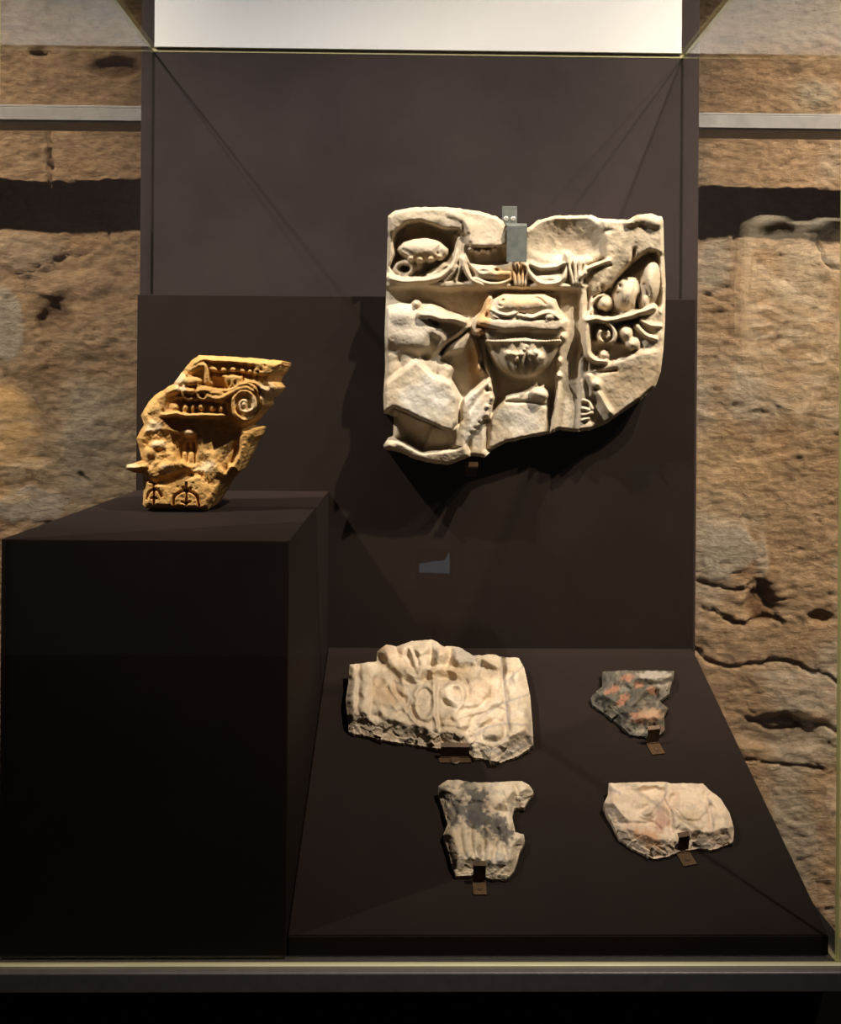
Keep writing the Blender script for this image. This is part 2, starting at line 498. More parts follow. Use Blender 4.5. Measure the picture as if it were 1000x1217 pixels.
# rock wall behind the case -----------------------------------------
def rock_wall():
    x0, x1, z0, z1, st = -2.0, 2.1, 0.0, 3.1, .006
    nx = int((x1 - x0) / st); nz = int((z1 - z0) / st)
    X, Z = np.meshgrid(np.linspace(x0, x1, nx), np.linspace(z1, z0, nz))
    H = .014 * fbm(X * 2.2, Z * 2.2, 1, 3) + .006 * fbm(X * 7, Z * 9, 5, 4) + .005 * fbm(X * 18, Z * 44, 8, 4) + .004 * fbm(X * 55, Z * 95, 9, 2)
    rid = 1 - np.abs(fbm(X * 4, Z * 10, 21, 5)); H -= .0035 * sstep(.965, 1.0, rid)
    base = np.array((.40, .275, .17))
    C_ = np.ones(X.shape + (3,)) * base
    def mixin(m, col):
        nonlocal C_
        m = m[..., None]; C_ = C_ * (1 - m) + np.array(col) * m
    mixin(.75 * sstep(.05, .45, fbm(X * 2.6, Z * 1.6, 31, 4)), (.40, .325, .235))
    mixin(.7 * sstep(.12, .5, fbm(X * 4.5, Z * 3.5, 41, 5)), (.42, .375, .31))
    mixin(.6 * sstep(.1, .5, fbm(X * 5, Z * 6, 51, 5)), (.33, .20, .11))
    mixin(.55 * sstep(.28, .6, fbm(X * 12, Z * 34, 61, 4)), (.16, .105, .07))
    def pt(px, py):
        p = hit1(px, py, (0, YW, 0), (0, -1, 0)); return np.array((p.x, p.z))
    reg = np.zeros(X.shape, int)
    def patch(px, py, rx, ry, col, h, seed, region=0, amt=.85):
        c = pt(px, py); k = YW / F
        r = np.sqrt(((X - c[0]) / (rx * k)) ** 2 + ((Z - c[1]) / (ry * k)) ** 2) + .5 * fbm(X * 11, Z * 11, seed, 4)
        m = 1 - sstep(.80, 1.0, r) if region else 1 - sstep(.45, 1.1, r)
        h = h * (.62 if h > 0 else .9)
        nonlocal H
        if region: H = H * (1 - .72 * m) + m * h; reg[m > .5] = region
        else: H = H + m * h
        mixin(amt * m, col)
    def crack(pts, wd, depth, seed, dark=.75):
        nonlocal H
        P = spline([pt(*p) for p in pts]); k = YW / F
        Xw = X + fbm(X * 30, Z * 30, seed, 3) * .012; Zw = Z + fbm(X * 30, Z * 30, seed + 4, 3) * .012
        d = np.full(X.shape, 9.)
        for a, b in zip(P[:-1], P[1:]):
            e = b - a; t = np.clip(((Xw - a[0]) * e[0] + (Zw - a[1]) * e[1]) / (e @ e + 1e-9), 0, 1)
            d = np.minimum(d, np.hypot(Xw - a[0] - e[0] * t, Zw - a[1] - e[1] * t))
        m = 1 - sstep(.2, 1.0, d / (wd * .72 * k)); H = H - m * depth * .62; mixin(dark * m * .6, (.12, .075, .045))
    # left strip
    patch(5, 385, 26, 42, (.46, .42, .36), .012, 3, 1)
    patch(95, 520, 42, 95, (.40, .36, .30), .008, 5, amt=.7)
    patch(40, 600, 52, 26, (.46, .42, .37), .014, 7, 2)
    patch(85, 340, 60, 16, (.42, .29, .19), .016, 9, amt=.7)
    patch(105, 395, 30, 34, (.42, .29, .19), .014, 10, amt=.7)
    patch(35, 300, 40, 30, (.44, .35, .26), .03, 11, amt=.6)
    patch(60, 470, 26, 90, (.28, .18, .10), -.012, 13, amt=.45)
    patch(65, 380, 20, 26, (.20, .13, .08), -.02, 15, amt=.7)
    patch(10, 500, 24, 60, (.42, .28, .14), .004, 16, amt=.5)
    patch(140, 80, 38, 14, (.20, .115, .06), -.025, 17, amt=.8)
    patch(45, 62, 16, 5, (.25, .19, .14), -.02, 18, amt=.6)
    patch(60, 20, 90, 36, (.42, .38, .33), .004, 19, amt=.6)
    crack([(57, 140), (59, 180), (57, 225)], 4.5, .03, 21)
    crack([(20, 325), (45, 318), (80, 305), (110, 300)], 3.5, .018, 22)
    crack([(100, 565), (108, 572)], 4, .02, 23)
    crack([(110, 250), (140, 290), (165, 285)], 3, .012, 24)
    # right strip
    patch(862, 655, 38, 34, (.42, .37, .30), .012, 33, 3)
    patch(905, 655, 10, 36, (.43, .38, .31), .012, 34, amt=.7)
    patch(905, 718, 20, 26, (.24, .135, .06), -.035, 35, amt=.85)
    patch(980, 735, 18, 10, (.28, .17, .08), -.02, 36, amt=.7)
    patch(955, 340, 45, 70, (.42, .35, .26), .004, 37, amt=.6)
    patch(970, 480, 40, 90, (.36, .27, .17), .0, 38, amt=.6)
    patch(860, 560, 60, 60, (.42, .29, .16), .0, 39, amt=.6)
    patch(985, 830, 70, 36, (.40, .33, .25), .018, 40, amt=.7)
    patch(930, 870, 55, 22, (.22, .17, .12), -.018, 41, amt=.65)
    patch(975, 110, 36, 26, (.44, .39, .31), .01, 42, amt=.7)
    patch(880, 95, 50, 16, (.40, .27, .17), .006, 43, amt=.7)
    patch(935, 25, 90, 36, (.42, .38, .33), .004, 44, amt=.5)
    crack([(828, 770), (850, 790), (880, 792), (930, 785), (960, 795), (1010, 815)], 4, .028, 51)
    crack([(828, 690), (850, 697), (880, 702), (895, 690)], 3.5, .02, 52)
    crack([(865, 735), (885, 742), (925, 735)], 5, .03, 53)
    crack([(835, 720), (870, 735)], 2.5, .014, 54)
    crack([(890, 905), (930, 910), (980, 915)], 3.5, .018, 55)
    crack([(890, 855), (925, 868), (975, 862), (1000, 872)], 4, .02, 56)
    crack([(975, 290), (985, 315), (1000, 318)], 4, .02, 57)
    crack([(900, 690), (910, 710), (935, 745)], 3, .015, 58)
    crack([(900, 200), (930, 195), (945, 185)], 3, .015, 59)
    rg = np.random.RandomState(5)
    for i in range(46):      # short horizontal nicks, most of them on the right
        if i % 3: px, py = rg.uniform(832, 1000), rg.uniform(270, 700)
        else: px, py = rg.uniform(0, 160), rg.uniform(290, 600)
        L = rg.uniform(5, 14)
        crack([(px, py), (px + L * .5, py - rg.uniform(-1.5, 2)), (px + L, py)], rg.uniform(1.8, 3), .012, 70 + i, .6)
    Y = YW - H
    verts = np.stack([X, Y, Z], -1).reshape(-1, 3)
    idx = np.arange(nx * nz).reshape(nz, nx)
    Q = np.stack([idx[:-1, :-1], idx[1:, :-1], idx[1:, 1:], idx[:-1, 1:]], -1).reshape(-1, 4)
    rq = reg[:-1, :-1].ravel()
    m = stone_mat('rock_wall_stone', .9, 60, .5, .30, .004)
    nt = m.node_tree; p = nt.nodes['Principled BSDF']
    v = coords(nt, (1, 1, 2.2))
    ns = noise(nt, v, 30, 9, .74, .4)
    bump(nt, p, ns, .9, .013)
    src = p.inputs['Base Color'].links[0].from_socket
    kk = ramp(nt, noise(nt, v, 38, 9, .78, .6), [(.30, (.42, .36, .32)), (.42, (.84, .80, .76)), (.53, (1, 1, 1)), (.70, (1.2, 1.18, 1.15))])
    nt.links.new(mixc(nt, 1.0, src, kk, 'MULTIPLY'), p.inputs['Base Color'])
    root = None
    for rid in range(4):
        q = Q[rq == rid]
        used, inv = np.unique(q, return_inverse=True)
        nm = 'wall_back' if rid == 0 else 'plaster_patch'
        me = bpy.data.meshes.new(nm)
        n_v = len(used); n_f = len(q)
        me.vertices.add(n_v); me.vertices.foreach_set('co', verts[used].ravel())
        me.loops.add(n_f * 4); me.loops.foreach_set('vertex_index', inv.reshape(-1).astype(np.int32))
        me.polygons.add(n_f); me.polygons.foreach_set('loop_start', np.arange(0, n_f * 4, 4, dtype=np.int32))
        me.polygons.foreach_set('use_smooth', np.ones(n_f, bool))
        me.update(calc_edges=True); me.validate()
        at = me.color_attributes.new('Col', 'FLOAT_COLOR', 'POINT')
        cc = C_.reshape(-1, 3)[used]
        at.data.foreach_set('color', np.concatenate([cc, np.ones((len(cc), 1))], 1).ravel())
        o = bpy.data.objects.new(nm, me); C.objects.link(o); me.materials.append(m)
        if rid == 0:
            root = o; tag(o, 'rough weathered tan stone wall behind the glass case', 'wall', kind='structure')
        else: o.parent = root
    return root
rock_wall()

# steel rail in front of the wall
YR = 2.22
zr0 = hit1(90, 145, (0, YR, 0), (0, -1, 0)).z; zr1 = hit1(90, 125, (0, YR, 0), (0, -1, 0)).z
rail = empty('steel_rail', (0, YR, zr0))
tag(rail, 'long grey steel rail running across the rock wall behind the case', 'rail')
bm = bmesh.new()
add_box(bm, -2.2, 2.3, YR, YR + .08, zr1 - .006, zr1, .001)
add_box(bm, -2.2, 2.3, YR, YR + .006, zr0, zr1 - .006, .001)
add_box(bm, -2.2, 2.3, YR, YR + .08, zr0, zr0 + .006, .001)
bm_obj('channel', bm, STEEL, rail)
for x in (-.45, .45, -1.7, 1.8):
    box('wall_bracket', x - .02, x + .02, YR + .06, YW + .02, zr0 + .008, zr1 - .008, STEEL, rail, .002)

# tall backing board and the white panel fixed on it
pl = hit1(167, 200, (0, YB, 0), (0, -1, 0)); pr = hit1(831, 200, (0, YB, 0), (0, -1, 0))
bb = box('backing_board', pl.x, pr.x, YB, YB + .04, .02, 3.2, PAINT, None, .002)
tag(bb, 'tall dark brown backing board standing behind the glass case', 'board')
wl = hit1(188, 30, (0, YB - .012, 0), (0, -1, 0)); wr = hit1(811, 30, (0, YB - .012, 0), (0, -1, 0))
wp = box('white_panel', GLX0, GLX1, YB - .006, YB, ZT + .010, 3.15, WHITE, None, .001)
tag(wp, 'plain white panel fixed above the case on the dark board', 'panel')

# ------------------------------------------------------------------ the case
GT = .0065
case = empty('display_case', (0, 1.6, 0))
tag(case, 'tall glass museum display case with dark base and grey bottom profile', 'display case')
def pane(name, x0, x1, y0, y1, z0, z1, thin):
    bm = bmesh.new(); add_box(bm, x0, x1, y0, y1, z0, z1)
    for f in bm.faces:
        n = f.normal; f.material_index = 0 if abs(n[thin]) > .5 else 1
    bm.normal_update()
    for f in bm.faces:
        f.material_index = 0 if abs(f.normal[thin]) > .5 else (2 if f.normal.y < -.5 else 1)
    return bm_obj(name, bm, [GLASS, EDGE, EDGE_LIT], case)
pane('side_pane', GLX0 - GT, GLX0, YF, YB, ZB, ZT, 0)
pane('side_pane', GLX1, GLX1 + GT, YF, YB, ZB, ZT, 0)
pane('front_pane', GLX0 - GT, GLX1 + GT, YF - GT - .001, YF - .001, ZB, ZT, 1)
pane('top_pane', GLX0 - GT, GLX1 + GT, YF - GT - .001, YB - .001, ZT + .001, ZT + .001 + GT, 2)
zl0 = hit1(200, 350, (0, YL, 0), (0, -1, 0)).z
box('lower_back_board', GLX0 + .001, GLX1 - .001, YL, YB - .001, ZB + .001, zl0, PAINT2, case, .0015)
box('seal_strip', GLX0 - GT, GLX1 + GT, YF - GT - .006, YF - GT - .001, ZB - .002, ZB + .0015, SEAL, case)
box('bottom_profile', GLX0 - .03, GLX1 + .012, YF - .022, YB, ZB - .030, ZB - .002, ALU, case, .002)
box('base', GLX0 - .06, GLX1 + .06, YF + .04, YB - .01, .0, ZB - .030, BLACK, case, .003)

# sloped board
bY0, bY1 = 1.262, YL - .001
zb0 = hit1(650, 1112, (0, bY0, 0), (0, -1, 0)).z; zb1 = hit1(600, 770, (0, bY1, 0), (0, -1, 0)).z
px1 = hit1(345, 640, (0, bY0, 0), (0, -1, 0)).x
PEDX1 = px1
bm = bmesh.new()
prof = [(bY0, ZB), (bY0, zb0), (bY1, zb1), (bY1, ZB)]
xa, xb = PEDX1 + .001, GLX1 - .003
va = [bm.verts.new((xa, y, z)) for y, z in prof]; vb = [bm.verts.new((xb, y, z)) for y, z in prof]
bm.faces.new(va); bm.faces.new(vb[::-1])
for i in range(4):
    j = (i + 1) % 4; bm.faces.new((va[j], va[i], vb[i], vb[j]))
bmesh.ops.recalc_face_normals(bm, faces=bm.faces)
bmesh.ops.bevel(bm, geom=list(bm.edges), offset=.0015, segments=2, affect='EDGES')
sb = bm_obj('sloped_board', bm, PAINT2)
tag(sb, 'low dark brown sloping display board at the bottom of the case', 'display board')
BO = np.array((0, bY0, zb0)); bt = np.array((0, bY1 - bY0, zb1 - zb0)); bt = bt / np.linalg.norm(bt)
BN = np.array((0, -bt[2], bt[1]))

# plinth
zp = hit1(180, 641, (0, bY0, 0), (0, -1, 0)).z
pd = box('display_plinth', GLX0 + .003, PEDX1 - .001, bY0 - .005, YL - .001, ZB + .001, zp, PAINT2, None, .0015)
tag(pd, 'tall dark brown box plinth at the left inside the case', 'plinth')

# ------------------------------------------------------------------ big marble relief
def relief():
    k = 2.5641; unit = 1.80 / F / k
    out = [(80,95),(100,78),(150,68),(220,66),(300,70),(360,80),(410,95),(432,112),(440,128),(475,135),(508,130),(540,105),(590,92),
           (640,92),(700,90),(720,100),(770,104),(812,106),(840,90),(880,86),(915,96),(920,110),(922,200),(927,300),(925,420),(920,500),
           (912,570),(895,615),(850,655),(800,690),(750,725),(700,745),(650,752),(600,746),(575,758),(520,768),(440,785),(400,805),
           (375,830),(335,825),(300,840),(260,853),(200,845),(150,830),(110,812),(70,805),(66,795),(80,772),(96,765),(98,705),(68,695),
           (66,640),(72,560),(70,450),(74,350),(78,200)]
    f = Field(out, 2.1, 84)
    f.warp(60, 5, 3)
    U, V = f.U, f.V
    BIRD, BOWL, FRAME, SCROLL = 1, 2, 3, 4
    # sunken field, pilaster strip at its right, fillet
    f.plate([(40,316),(668,320),(664,760),(40,880)], 60, 5)
    f.plate([(604,322),(662,322),(660,752),(584,756),(594,600),(602,470)], 66, 4)
    f.plate([(60,290),(684,300),(684,316),(60,310)], 94, 4, FRAME)
    f.plate([(668,306),(686,306),(678,760),(660,760)], 86, 4, FRAME)
    f.groove([(60,287),(684,297)], 5, 9)
    f.groove([(692,318),(686,720)], 6, 10)
    sc = dict(reg=SCROLL)
    # ---- top border, broken upper surfaces
    f.plate([(50,60),(330,60),(330,130),(300,150),(50,150)], lambda U, V: 104 - .10 * np.abs(V - 105) + 4 * fbm(U / 60, V / 60, 4, 3), 14)
    f.plate([(318,70),(440,96),(450,180),(425,196),(335,190),(300,150)], lambda U, V: 94 + .12 * (V - 130) + 4 * fbm(U / 45, V / 45, 4, 3), 12)
    f.tube([(268,86),(300,100),(322,130),(330,165)], 16, 84, 106, 10, k=10)
    f.plate([(500,135),(555,100),(690,93),(738,118),(748,180),(700,222),(640,226),(560,222),(508,200)],
            lambda U, V: 64 + 24 * ((U - 622) / 115) ** 2 + 20 * ((V - 190) / 90) ** 2 + 4 * fbm(U / 50, V / 50, 6, 3), 12)
    f.plate([(728,100),(812,104),(808,140),(735,140)], 100, 9)
    f.plate([(742,145),(925,90),(925,215),(880,200),(838,222),(790,262),(742,310),(700,330),(700,260),(738,225)], lambda U, V: 98 + 6 * fbm(U / 60, V / 60, 8, 3) - .06 * (V - 180), 10)
    f.tube([(815,110),(860,104),(905,118)], 24, 84, 112, 22, k=10)
    # left acanthus: overhanging lip, hollow, leaf with lobes, ring, tendril
    f.plate([(100,172),(108,142),(139,120),(178,112),(212,122),(256,138),(292,138),(296,152),(280,200),(262,230),(232,262),(205,276),(108,274),(88,250),(102,212)], 36, 6, SCROLL)
    f.plate([(108,196),(126,172),(160,158),(196,155),(238,170),(266,194),(262,214),(240,224),(200,226),(166,228),(146,226),(118,212)],
            lambda U, V: 114 - 30 * ((V - 196) / 44) ** 2 - 14 * ((U - 188) / 80) ** 2, 7, SCROLL)
    f.groove([(128,196),(150,206),(158,222)], 6, 6); f.groove([(236,186),(228,202),(232,214)], 6, 6)
    for x, y, rx, ry in ((150,222,17,14),(178,226,18,15),(208,225,19,15),(236,218,17,13)):
        f.blob(x, y, rx, ry, 60, 112, 0, 5, SCROLL)
    th = np.linspace(0, 2 * math.pi, 15)
    f.tube([(130 + 25 * math.cos(t), 256 + 19 * math.sin(t)) for t in th], 12, 40, 88, k=6, **sc)
    f.blob(170, 250, 22, 22, 36, 74, 0, 6, SCROLL)
    f.tube([(205,278),(232,262),(252,246),(272,250)], 14, 44, 96, 10, k=6, **sc)
    f.tube([(74,280),(112,293),(165,294),(222,286),(258,266),(282,240),(296,200)], 14, 64, 110, 12, k=6, **sc)
    f.plate([(282,150),(326,150),(326,235),(300,260),(280,262),(290,210)], lambda U, V: 92 - .05 * (V - 150), 10)
    # middle scrolls
    f.plate([(322,192),(436,190),(444,236),(420,246),(356,246),(330,236)], 58, 7, SCROLL)
    for x, y in ((334,196),(352,202),(370,196),(386,200),(408,194)): f.blob(x, y, 14, 10, 60, 96, 0, 4, SCROLL)
    f.plate([(292,240),(322,240),(352,292),(300,292),(272,290)], 70, 6, SCROLL)
    f.tube([(306,226),(316,262),(338,290),(372,304)], 11, 66, 106, 9, k=5, **sc)
    f.tube([(302,228),(298,260),(286,292)], 9, 66, 100, 8, k=5, **sc)
    f.tube([(290,250),(272,276),(248,292)], 8, 66, 98, 7, k=5, **sc)
    f.plate([(330,246),(440,240),(476,250),(470,288),(420,294),(360,288)], lambda U, V: 104 - 26 * ((V - 266) / 26) ** 2, 7, SCROLL)
    f.pit(412, 258, 12, 6, 26); f.pit(372, 262, 16, 6, 10)
    f.tube([(345,284),(400,300),(450,288),(468,262)], 8, 70, 104, 6, k=5, **sc)
    f.plate([(458,236),(506,236),(502,302),(460,302)], 72, 5, SCROLL)
    for x0, x1 in ((456, 468), (472, 478), (490, 487), (506, 497)):
        f.tube([(x0, 240), (x0 * .4 + x1 * .6, 268), (x1, 300)], 7, 66, 104, 6, k=4, **sc)
    f.plate([(505,236),(560,246),(620,236),(628,262),(600,290),(548,292),(518,274)], lambda U, V: 86 + .5 * (V - 262), 7, SCROLL)
    f.tube([(498,242),(512,270),(540,296),(580,300),(610,288),(626,256),(628,214)], 11, 66, 108, 9, k=5, **sc)
    f.tube([(512,240),(550,252),(590,250),(618,236)], 9, 70, 106, 8, k=6, **sc)
    f.plate([(628,240),(684,244),(690,300),(630,300)], 76, 5, SCROLL)
    for x0, x1 in ((630,646),(650,655),(668,662),(688,670)):
        f.tube([(x0, 232), (x0 * .5 + x1 * .5, 262), (x1, 298)], 7, 70, 102, 6, k=5, **sc)
    f.tube([(672,276),(694,256),(720,240),(756,228)], 12, 72, 110, 8, k=8, **sc)
    f.groove([(690,244),(715,234),(738,222)], 5, 20)
    f.groove([(690,262),(720,252),(760,244)], 6, 8)
    # ---- right border: deep diagonal hollow, curled leaves, two volutes, stem
    f.plate([(898,208),(875,205),(838,228),(810,252),(783,280),(764,308),(739,326),(709,340),(700,372),(700,470),(790,480),(840,440),(905,392),(912,330),(908,250)], 58, 6, SCROLL)
    f.plate([(898,208),(875,206),(838,229),(810,254),(783,282),(764,310),(739,328),(709,342),(704,374),(730,392),(764,393),(773,347),(787,310),(812,282),(847,256),(893,226)], 22, 5, SCROLL)
    f.groove([(832,195),(830,215),(828,235)], 5, 40, 4)
    f.groove([(736,308),(738,322)], 4, 30)
    f.blob(810, 334, 46, 62, 30, 118, 18, 6, SCROLL)
    f.pit(846, 352, 13, 26, 46, 10)
    f.blob(864, 348, 20, 40, 50, 104, 12, 6, SCROLL)
    f.blob(882, 296, 34, 74, 40, 110, 6, 8, SCROLL)
    for p in (((824,284),(812,320),(800,368)),((838,296),(832,330),(820,372))): f.groove(p, 7, 6)
    f.groove([(862,300),(872,318),(874,330)], 6, 18)
    for a, b in ((806,286),(790,308),(782,330)): f.pit(a, b, 8, 8, 26)
    f.blob(741, 362, 30, 27, 20, 102, 0, 4, SCROLL); f.pit(731, 386, 15, 9, 50)
    f.tube([(704,392),(702,366),(716,344),(740,336)], 8, 40, 92, 6, k=4, **sc)
    th = np.linspace(0, 8.2, 26)
    f.blob(742, 456, 38, 40, 40, 88, 0, 4, SCROLL)
    f.tube([(742 + (34 - 3.0 * t) * math.cos(t - 1.2), 457 + (36 - 3.2 * t) * math.sin(t - 1.2)) for t in th], 10, 60, 110, 7, k=4, **sc)
    f.pit(741, 438, 15, 8, 34)
    f.tube([(684,412),(716,408),(750,412),(810,398),(850,386),(890,374)], 12, 60, 114, 14, k=7, **sc)
    f.tube([(690,400),(704,380)], 8, 60, 96, 7, k=5, **sc)
    f.groove([(790,418),(830,414),(870,398)], 10, 26, 6)
    f.plate([(840,400),(925,370),(925,500),(850,520),(830,460)], lambda U, V: 84 + .10 * (U - 840) + 5 * fbm(U / 26, V / 26, 9, 3), 12)
    f.blob(806, 450, 26, 34, 50, 110, -35, 8, SCROLL); f.blob(828, 482, 30, 28, 50, 110, 20, 8, SCROLL)
    f.tube([(838,430),(866,456),(900,470)], 12, 70, 104, 8, k=8, **sc); f.tube([(850,412),(880,426),(915,430)], 9, 70, 104, 8, k=8, **sc)
    f.groove([(806,500),(822,508),(836,500)], 6, 20)
    f.plate([(700,480),(790,484),(830,512),(790,530),(700,570)], 68, 8, SCROLL)
    f.tube([(690,416),(684,462),(690,508),(712,534),(742,538)], 15, 60, 110, 11, k=6, **sc)
    f.blob(736, 520, 20, 20, 60, 106, 10, 6, SCROLL); f.groove([(716,512),(732,528),(748,530)], 5, 12)
    f.plate([(760,540),(850,505),(930,500),(922,600),(860,660),(760,725),(700,750),(700,572)],
            lambda U, V: 90 - .11 * (V - 560) + 6 * fbm(U / 70, V / 70, 12, 3), 12)
    f.groove([(692,572),(730,572),(775,566)], 6, 14)
    f.tube([(694,580),(702,606),(726,640),(756,690)], 17, 60, 100, 9, k=14, **sc)
    f.blob(716, 608, 17, 22, 64, 112, -25, 5, SCROLL); f.pit(712, 622, 6, 9, 20)
    f.plate([(672,655),(708,650),(724,690),(706,722),(670,722)], 68, 6, SCROLL)
    for p in (((674,658),(690,664),(702,682)), ((672,680),(694,686)), ((672,700),(690,698),(702,694)), ((672,716),(692,712))):
        f.tube(p, 6, 64, 98, 7, k=4, **sc)
    # ---- griffin head, throat, broken chest and wing
    b = dict(reg=BIRD)
    f.plate([(60,430),(180,440),(240,510),(236,590),(170,560),(60,640)], lambda U, V: 98 - .06 * (U - 70) + 6 * fbm(U / 40, V / 40, 14, 2), 20, BIRD)
    f.blob(172, 438, 118, 82, 54, 124, -4, 10, BIRD)
    f.plate([(60,368),(110,362),(170,372),(238,384),(290,398),(322,424),(329,440),(300,462),(262,490),(244,512),(200,525),(120,520),(60,500)],
            lambda U, V: 118 - 34 * np.abs((V - 440) / 85) ** 2.4 - 26 * sstep(210, 345, U), 12, BIRD)
    f.blob(118, 398, 60, 38, 84, 124, 0, 14, BIRD)
    f.blob(167, 364, 17, 16, 66, 122, 0, 8, BIRD)
    f.tube([(178,396),(212,396),(244,404),(282,406),(312,420)], 17, 90, 130, 10, k=10, **b)
    f.groove([(206,410),(222,422),(236,424)], 6, 10, 5); f.pit(228, 421, 15, 7, 22, 12)
    f.groove([(196,520),(200,490),(216,462)], 16, 8)
    f.blob(150, 470, 60, 40, 90, 116, 10, 16, BIRD)
    f.groove([(196,520),(214,500),(232,470)], 14, 10)
    f.plate([(250,520),(266,492),(310,462),(331,446),(326,470),(312,502),(282,512)], 88, 6, BIRD)
    f.groove([(242,514),(262,488),(298,460),(328,440)], 7, 46, 5)
    for x, y in ((96,520),(120,500),(100,560),(140,530)): f.blob(x, y, 26, 34, 80, 104, 10, 12, BIRD)
    f.plate([(232,545),(256,548),(282,560),(276,600),(240,590),(226,570)], 88, 8, BIRD)
    f.plate([(272,590),(286,540),(311,508),(336,468),(352,492),(360,540),(364,586),(311,657),(292,630)], 36, 8)
    f.tube([(330,455),(348,500),(358,560)], 9, 60, 84, 8, k=8)
    f.plate([(66,612),(79,600),(167,530),(227,584),(278,602),(297,648),(292,725),(274,754),(213,730),(98,676),(66,694)],
            lambda U, V: 130 + .05 * (V - 640) - .03 * (U - 160) + 3 * fbm(U / 30, V / 30, 15, 3), 4, BIRD)
    f.plate([(92,680),(98,676),(213,730),(205,770),(186,813),(121,776),(92,726)], lambda U, V: 122 - 1.05 * (V - 676 - .47 * (U - 98)), 5, BIRD)
    f.plate([(213,730),(274,752),(296,728),(288,800),(186,815),(200,770)], lambda U, V: 122 - 1.0 * (V - 740) , 5, BIRD)
    f.plate([(88,720),(112,690),(124,770),(92,772)], 92, 6, BIRD)
    f.plate([(311,655),(350,620),(394,579),(402,600),(408,652),(396,690),(388,712),(371,716),(350,745),(329,772),(311,799),(274,800),(290,760),(297,725),(300,680)],
            lambda U, V: 106 - .28 * np.clip(U - 345 - .0 * V, 0, 80) + 2 * fbm(U / 20, V / 20, 16, 3), 5, BIRD)
    f.groove([(304,720),(330,680),(372,630),(392,600)], 6, 5)
    for x, y, r in ((396,612,12),(404,650,13),(390,702,12),(384,676,9)): f.blob(x, y, r, r, 76, 108, 0, 4, BIRD)
    for x, y in ((404,630),(402,672),(378,716),(366,728),(354,744),(342,758)): f.groove([(x + 6, y + 4), (x - 12, y - 4)], 4, 14, 3)
    f.pit(382, 622, 8, 10, 14, 20)
    f.plate([(62,800),(66,788),(80,774),(110,776),(190,812),(290,800),(318,790),(330,826),(258,860),(110,820)], lambda U, V: 112 - .22 * (V - 790) + 3 * fbm(U / 24, V / 24, 17, 3), 6, BIRD)
    f.blob(84, 790, 26, 18, 84, 120, 20, 6, BIRD)
    f.plate([(330,772),(352,745),(374,718),(384,800),(375,832),(332,828)], 76, 5)
    f.groove([(374,712),(378,760),(380,800)], 7, 20)
    # ---- bowl of fruit on its stand
    w = dict(reg=BOWL)
    f.plate([(362,540),(390,470),(596,470),(594,600),(584,756),(520,772),(400,808),(378,800),(386,720),(404,650),(396,590)], 26, 6)
    f.plate([(404,690),(440,640),(515,622),(552,616),(566,650),(574,765),(520,772),(400,808),(380,800),(388,720)],
            lambda U, V: 74 - .05 * (V - 640) - .05 * (U - 400) + 3 * fbm(U / 50, V / 50, 19, 3), 8, BOWL)
    f.blob(540, 634, 30, 22, 60, 88, 10, 8, BOWL)
    f.groove([(440,660),(505,662),(572,672)], 6, 9)
    q = (V > 440)
    rr = ((U - 490) / 116) ** 2 + ((V - 456) / 134) ** 2
    rib = 2.2 * np.cos((U - 490) / np.sqrt(np.clip(1 - ((V - 456) / 135) ** 2, .03, 1)) / 5.2)
    zb = 46 + 62 * np.clip(1 - rr, 0, 1) ** .34 + rib * sstep(478, 490, V) * sstep(1.0, .8, rr)
    m = q & (rr < 1)
    f.R[m & (zb > f.H)] = BOWL
    f.H = np.where(m, np.maximum(f.H, zb), f.H)
    f.plate([(374,440),(610,440),(604,468),(380,468)], 103, 5, BOWL)
    for i in range(30):
        x = 380 + i * 7.7
        f.blob(x, 474 + 3 * math.cos((x - 490) / 75), 5.2, 5.5, 90, 114, 0, 1, BOWL)
    rg = np.random.RandomState(3)
    for cx, cy, n_ in ((466,514,8),(502,506,6),(540,516,8)):
        for i in range(n_):
            f.blob(cx + rg.randn() * 11, cy + rg.randn() * 8, 7 + 3 * rg.rand(), 6 + 3 * rg.rand(), 98, 111 + 5 * rg.rand(), 0, 5, BOWL)
    f.plate([(352,414),(372,404),(604,404),(622,414),(616,438),(590,446),(520,442),(440,446),(380,436),(356,430)], 119, 8, BOWL)
    f.plate([(388,412),(384,380),(402,346),(432,332),(560,330),(590,350),(604,408)], lambda U, V: 104 + .12 * (V - 340) + 3 * fbm(U / 30, V / 30, 23, 2), 6, BOWL)
    f.plate([(412,384),(420,345),(470,336),(545,334),(584,352),(590,384),(540,392),(470,388)], lambda U, V: 120 - 14 * ((V - 362) / 28) ** 2, 7, BOWL)
    f.tube([(396,388),(440,396),(478,390),(520,400),(570,388),(600,404)], 10, 100, 124, 9, k=6, **w)
    f.blob(412, 398, 18, 12, 100, 124, 0, 5, BOWL); f.blob(572, 402, 22, 12, 100, 126, 0, 5, BOWL)
    f.groove([(394,388),(420,398),(460,398),(484,386),(500,390)], 5, 15, 4)
    f.pit(430, 351, 9, 5, 16, -20); f.pit(422, 366, 8, 4, 12, 20); f.groove([(524,342),(545,346),(562,362)], 5, 12, 3)
    f.tube([(345,446),(352,418),(376,396),(384,360),(392,340)], 12, 56, 98, 10, k=6, **w)
    f.blob(356, 446, 18, 12, 60, 108, 0, 5, BOWL)
    f.tube([(366,470),(376,530),(392,580)], 10, 40, 72, 8, k=6, **w)
    f.blob(612, 460, 10, 16, 60, 98, 0, 4, BOWL); f.blob(604, 536, 9, 10, 60, 92, 0, 4, BOWL); f.blob(602, 578, 13, 10, 60, 98, 0, 4, BOWL)
    f.tube([(600,590),(594,660),(582,752)], 8, 50, 80, 8, k=5, **w)
    # weathering
    f.smooth_field(2, .6)
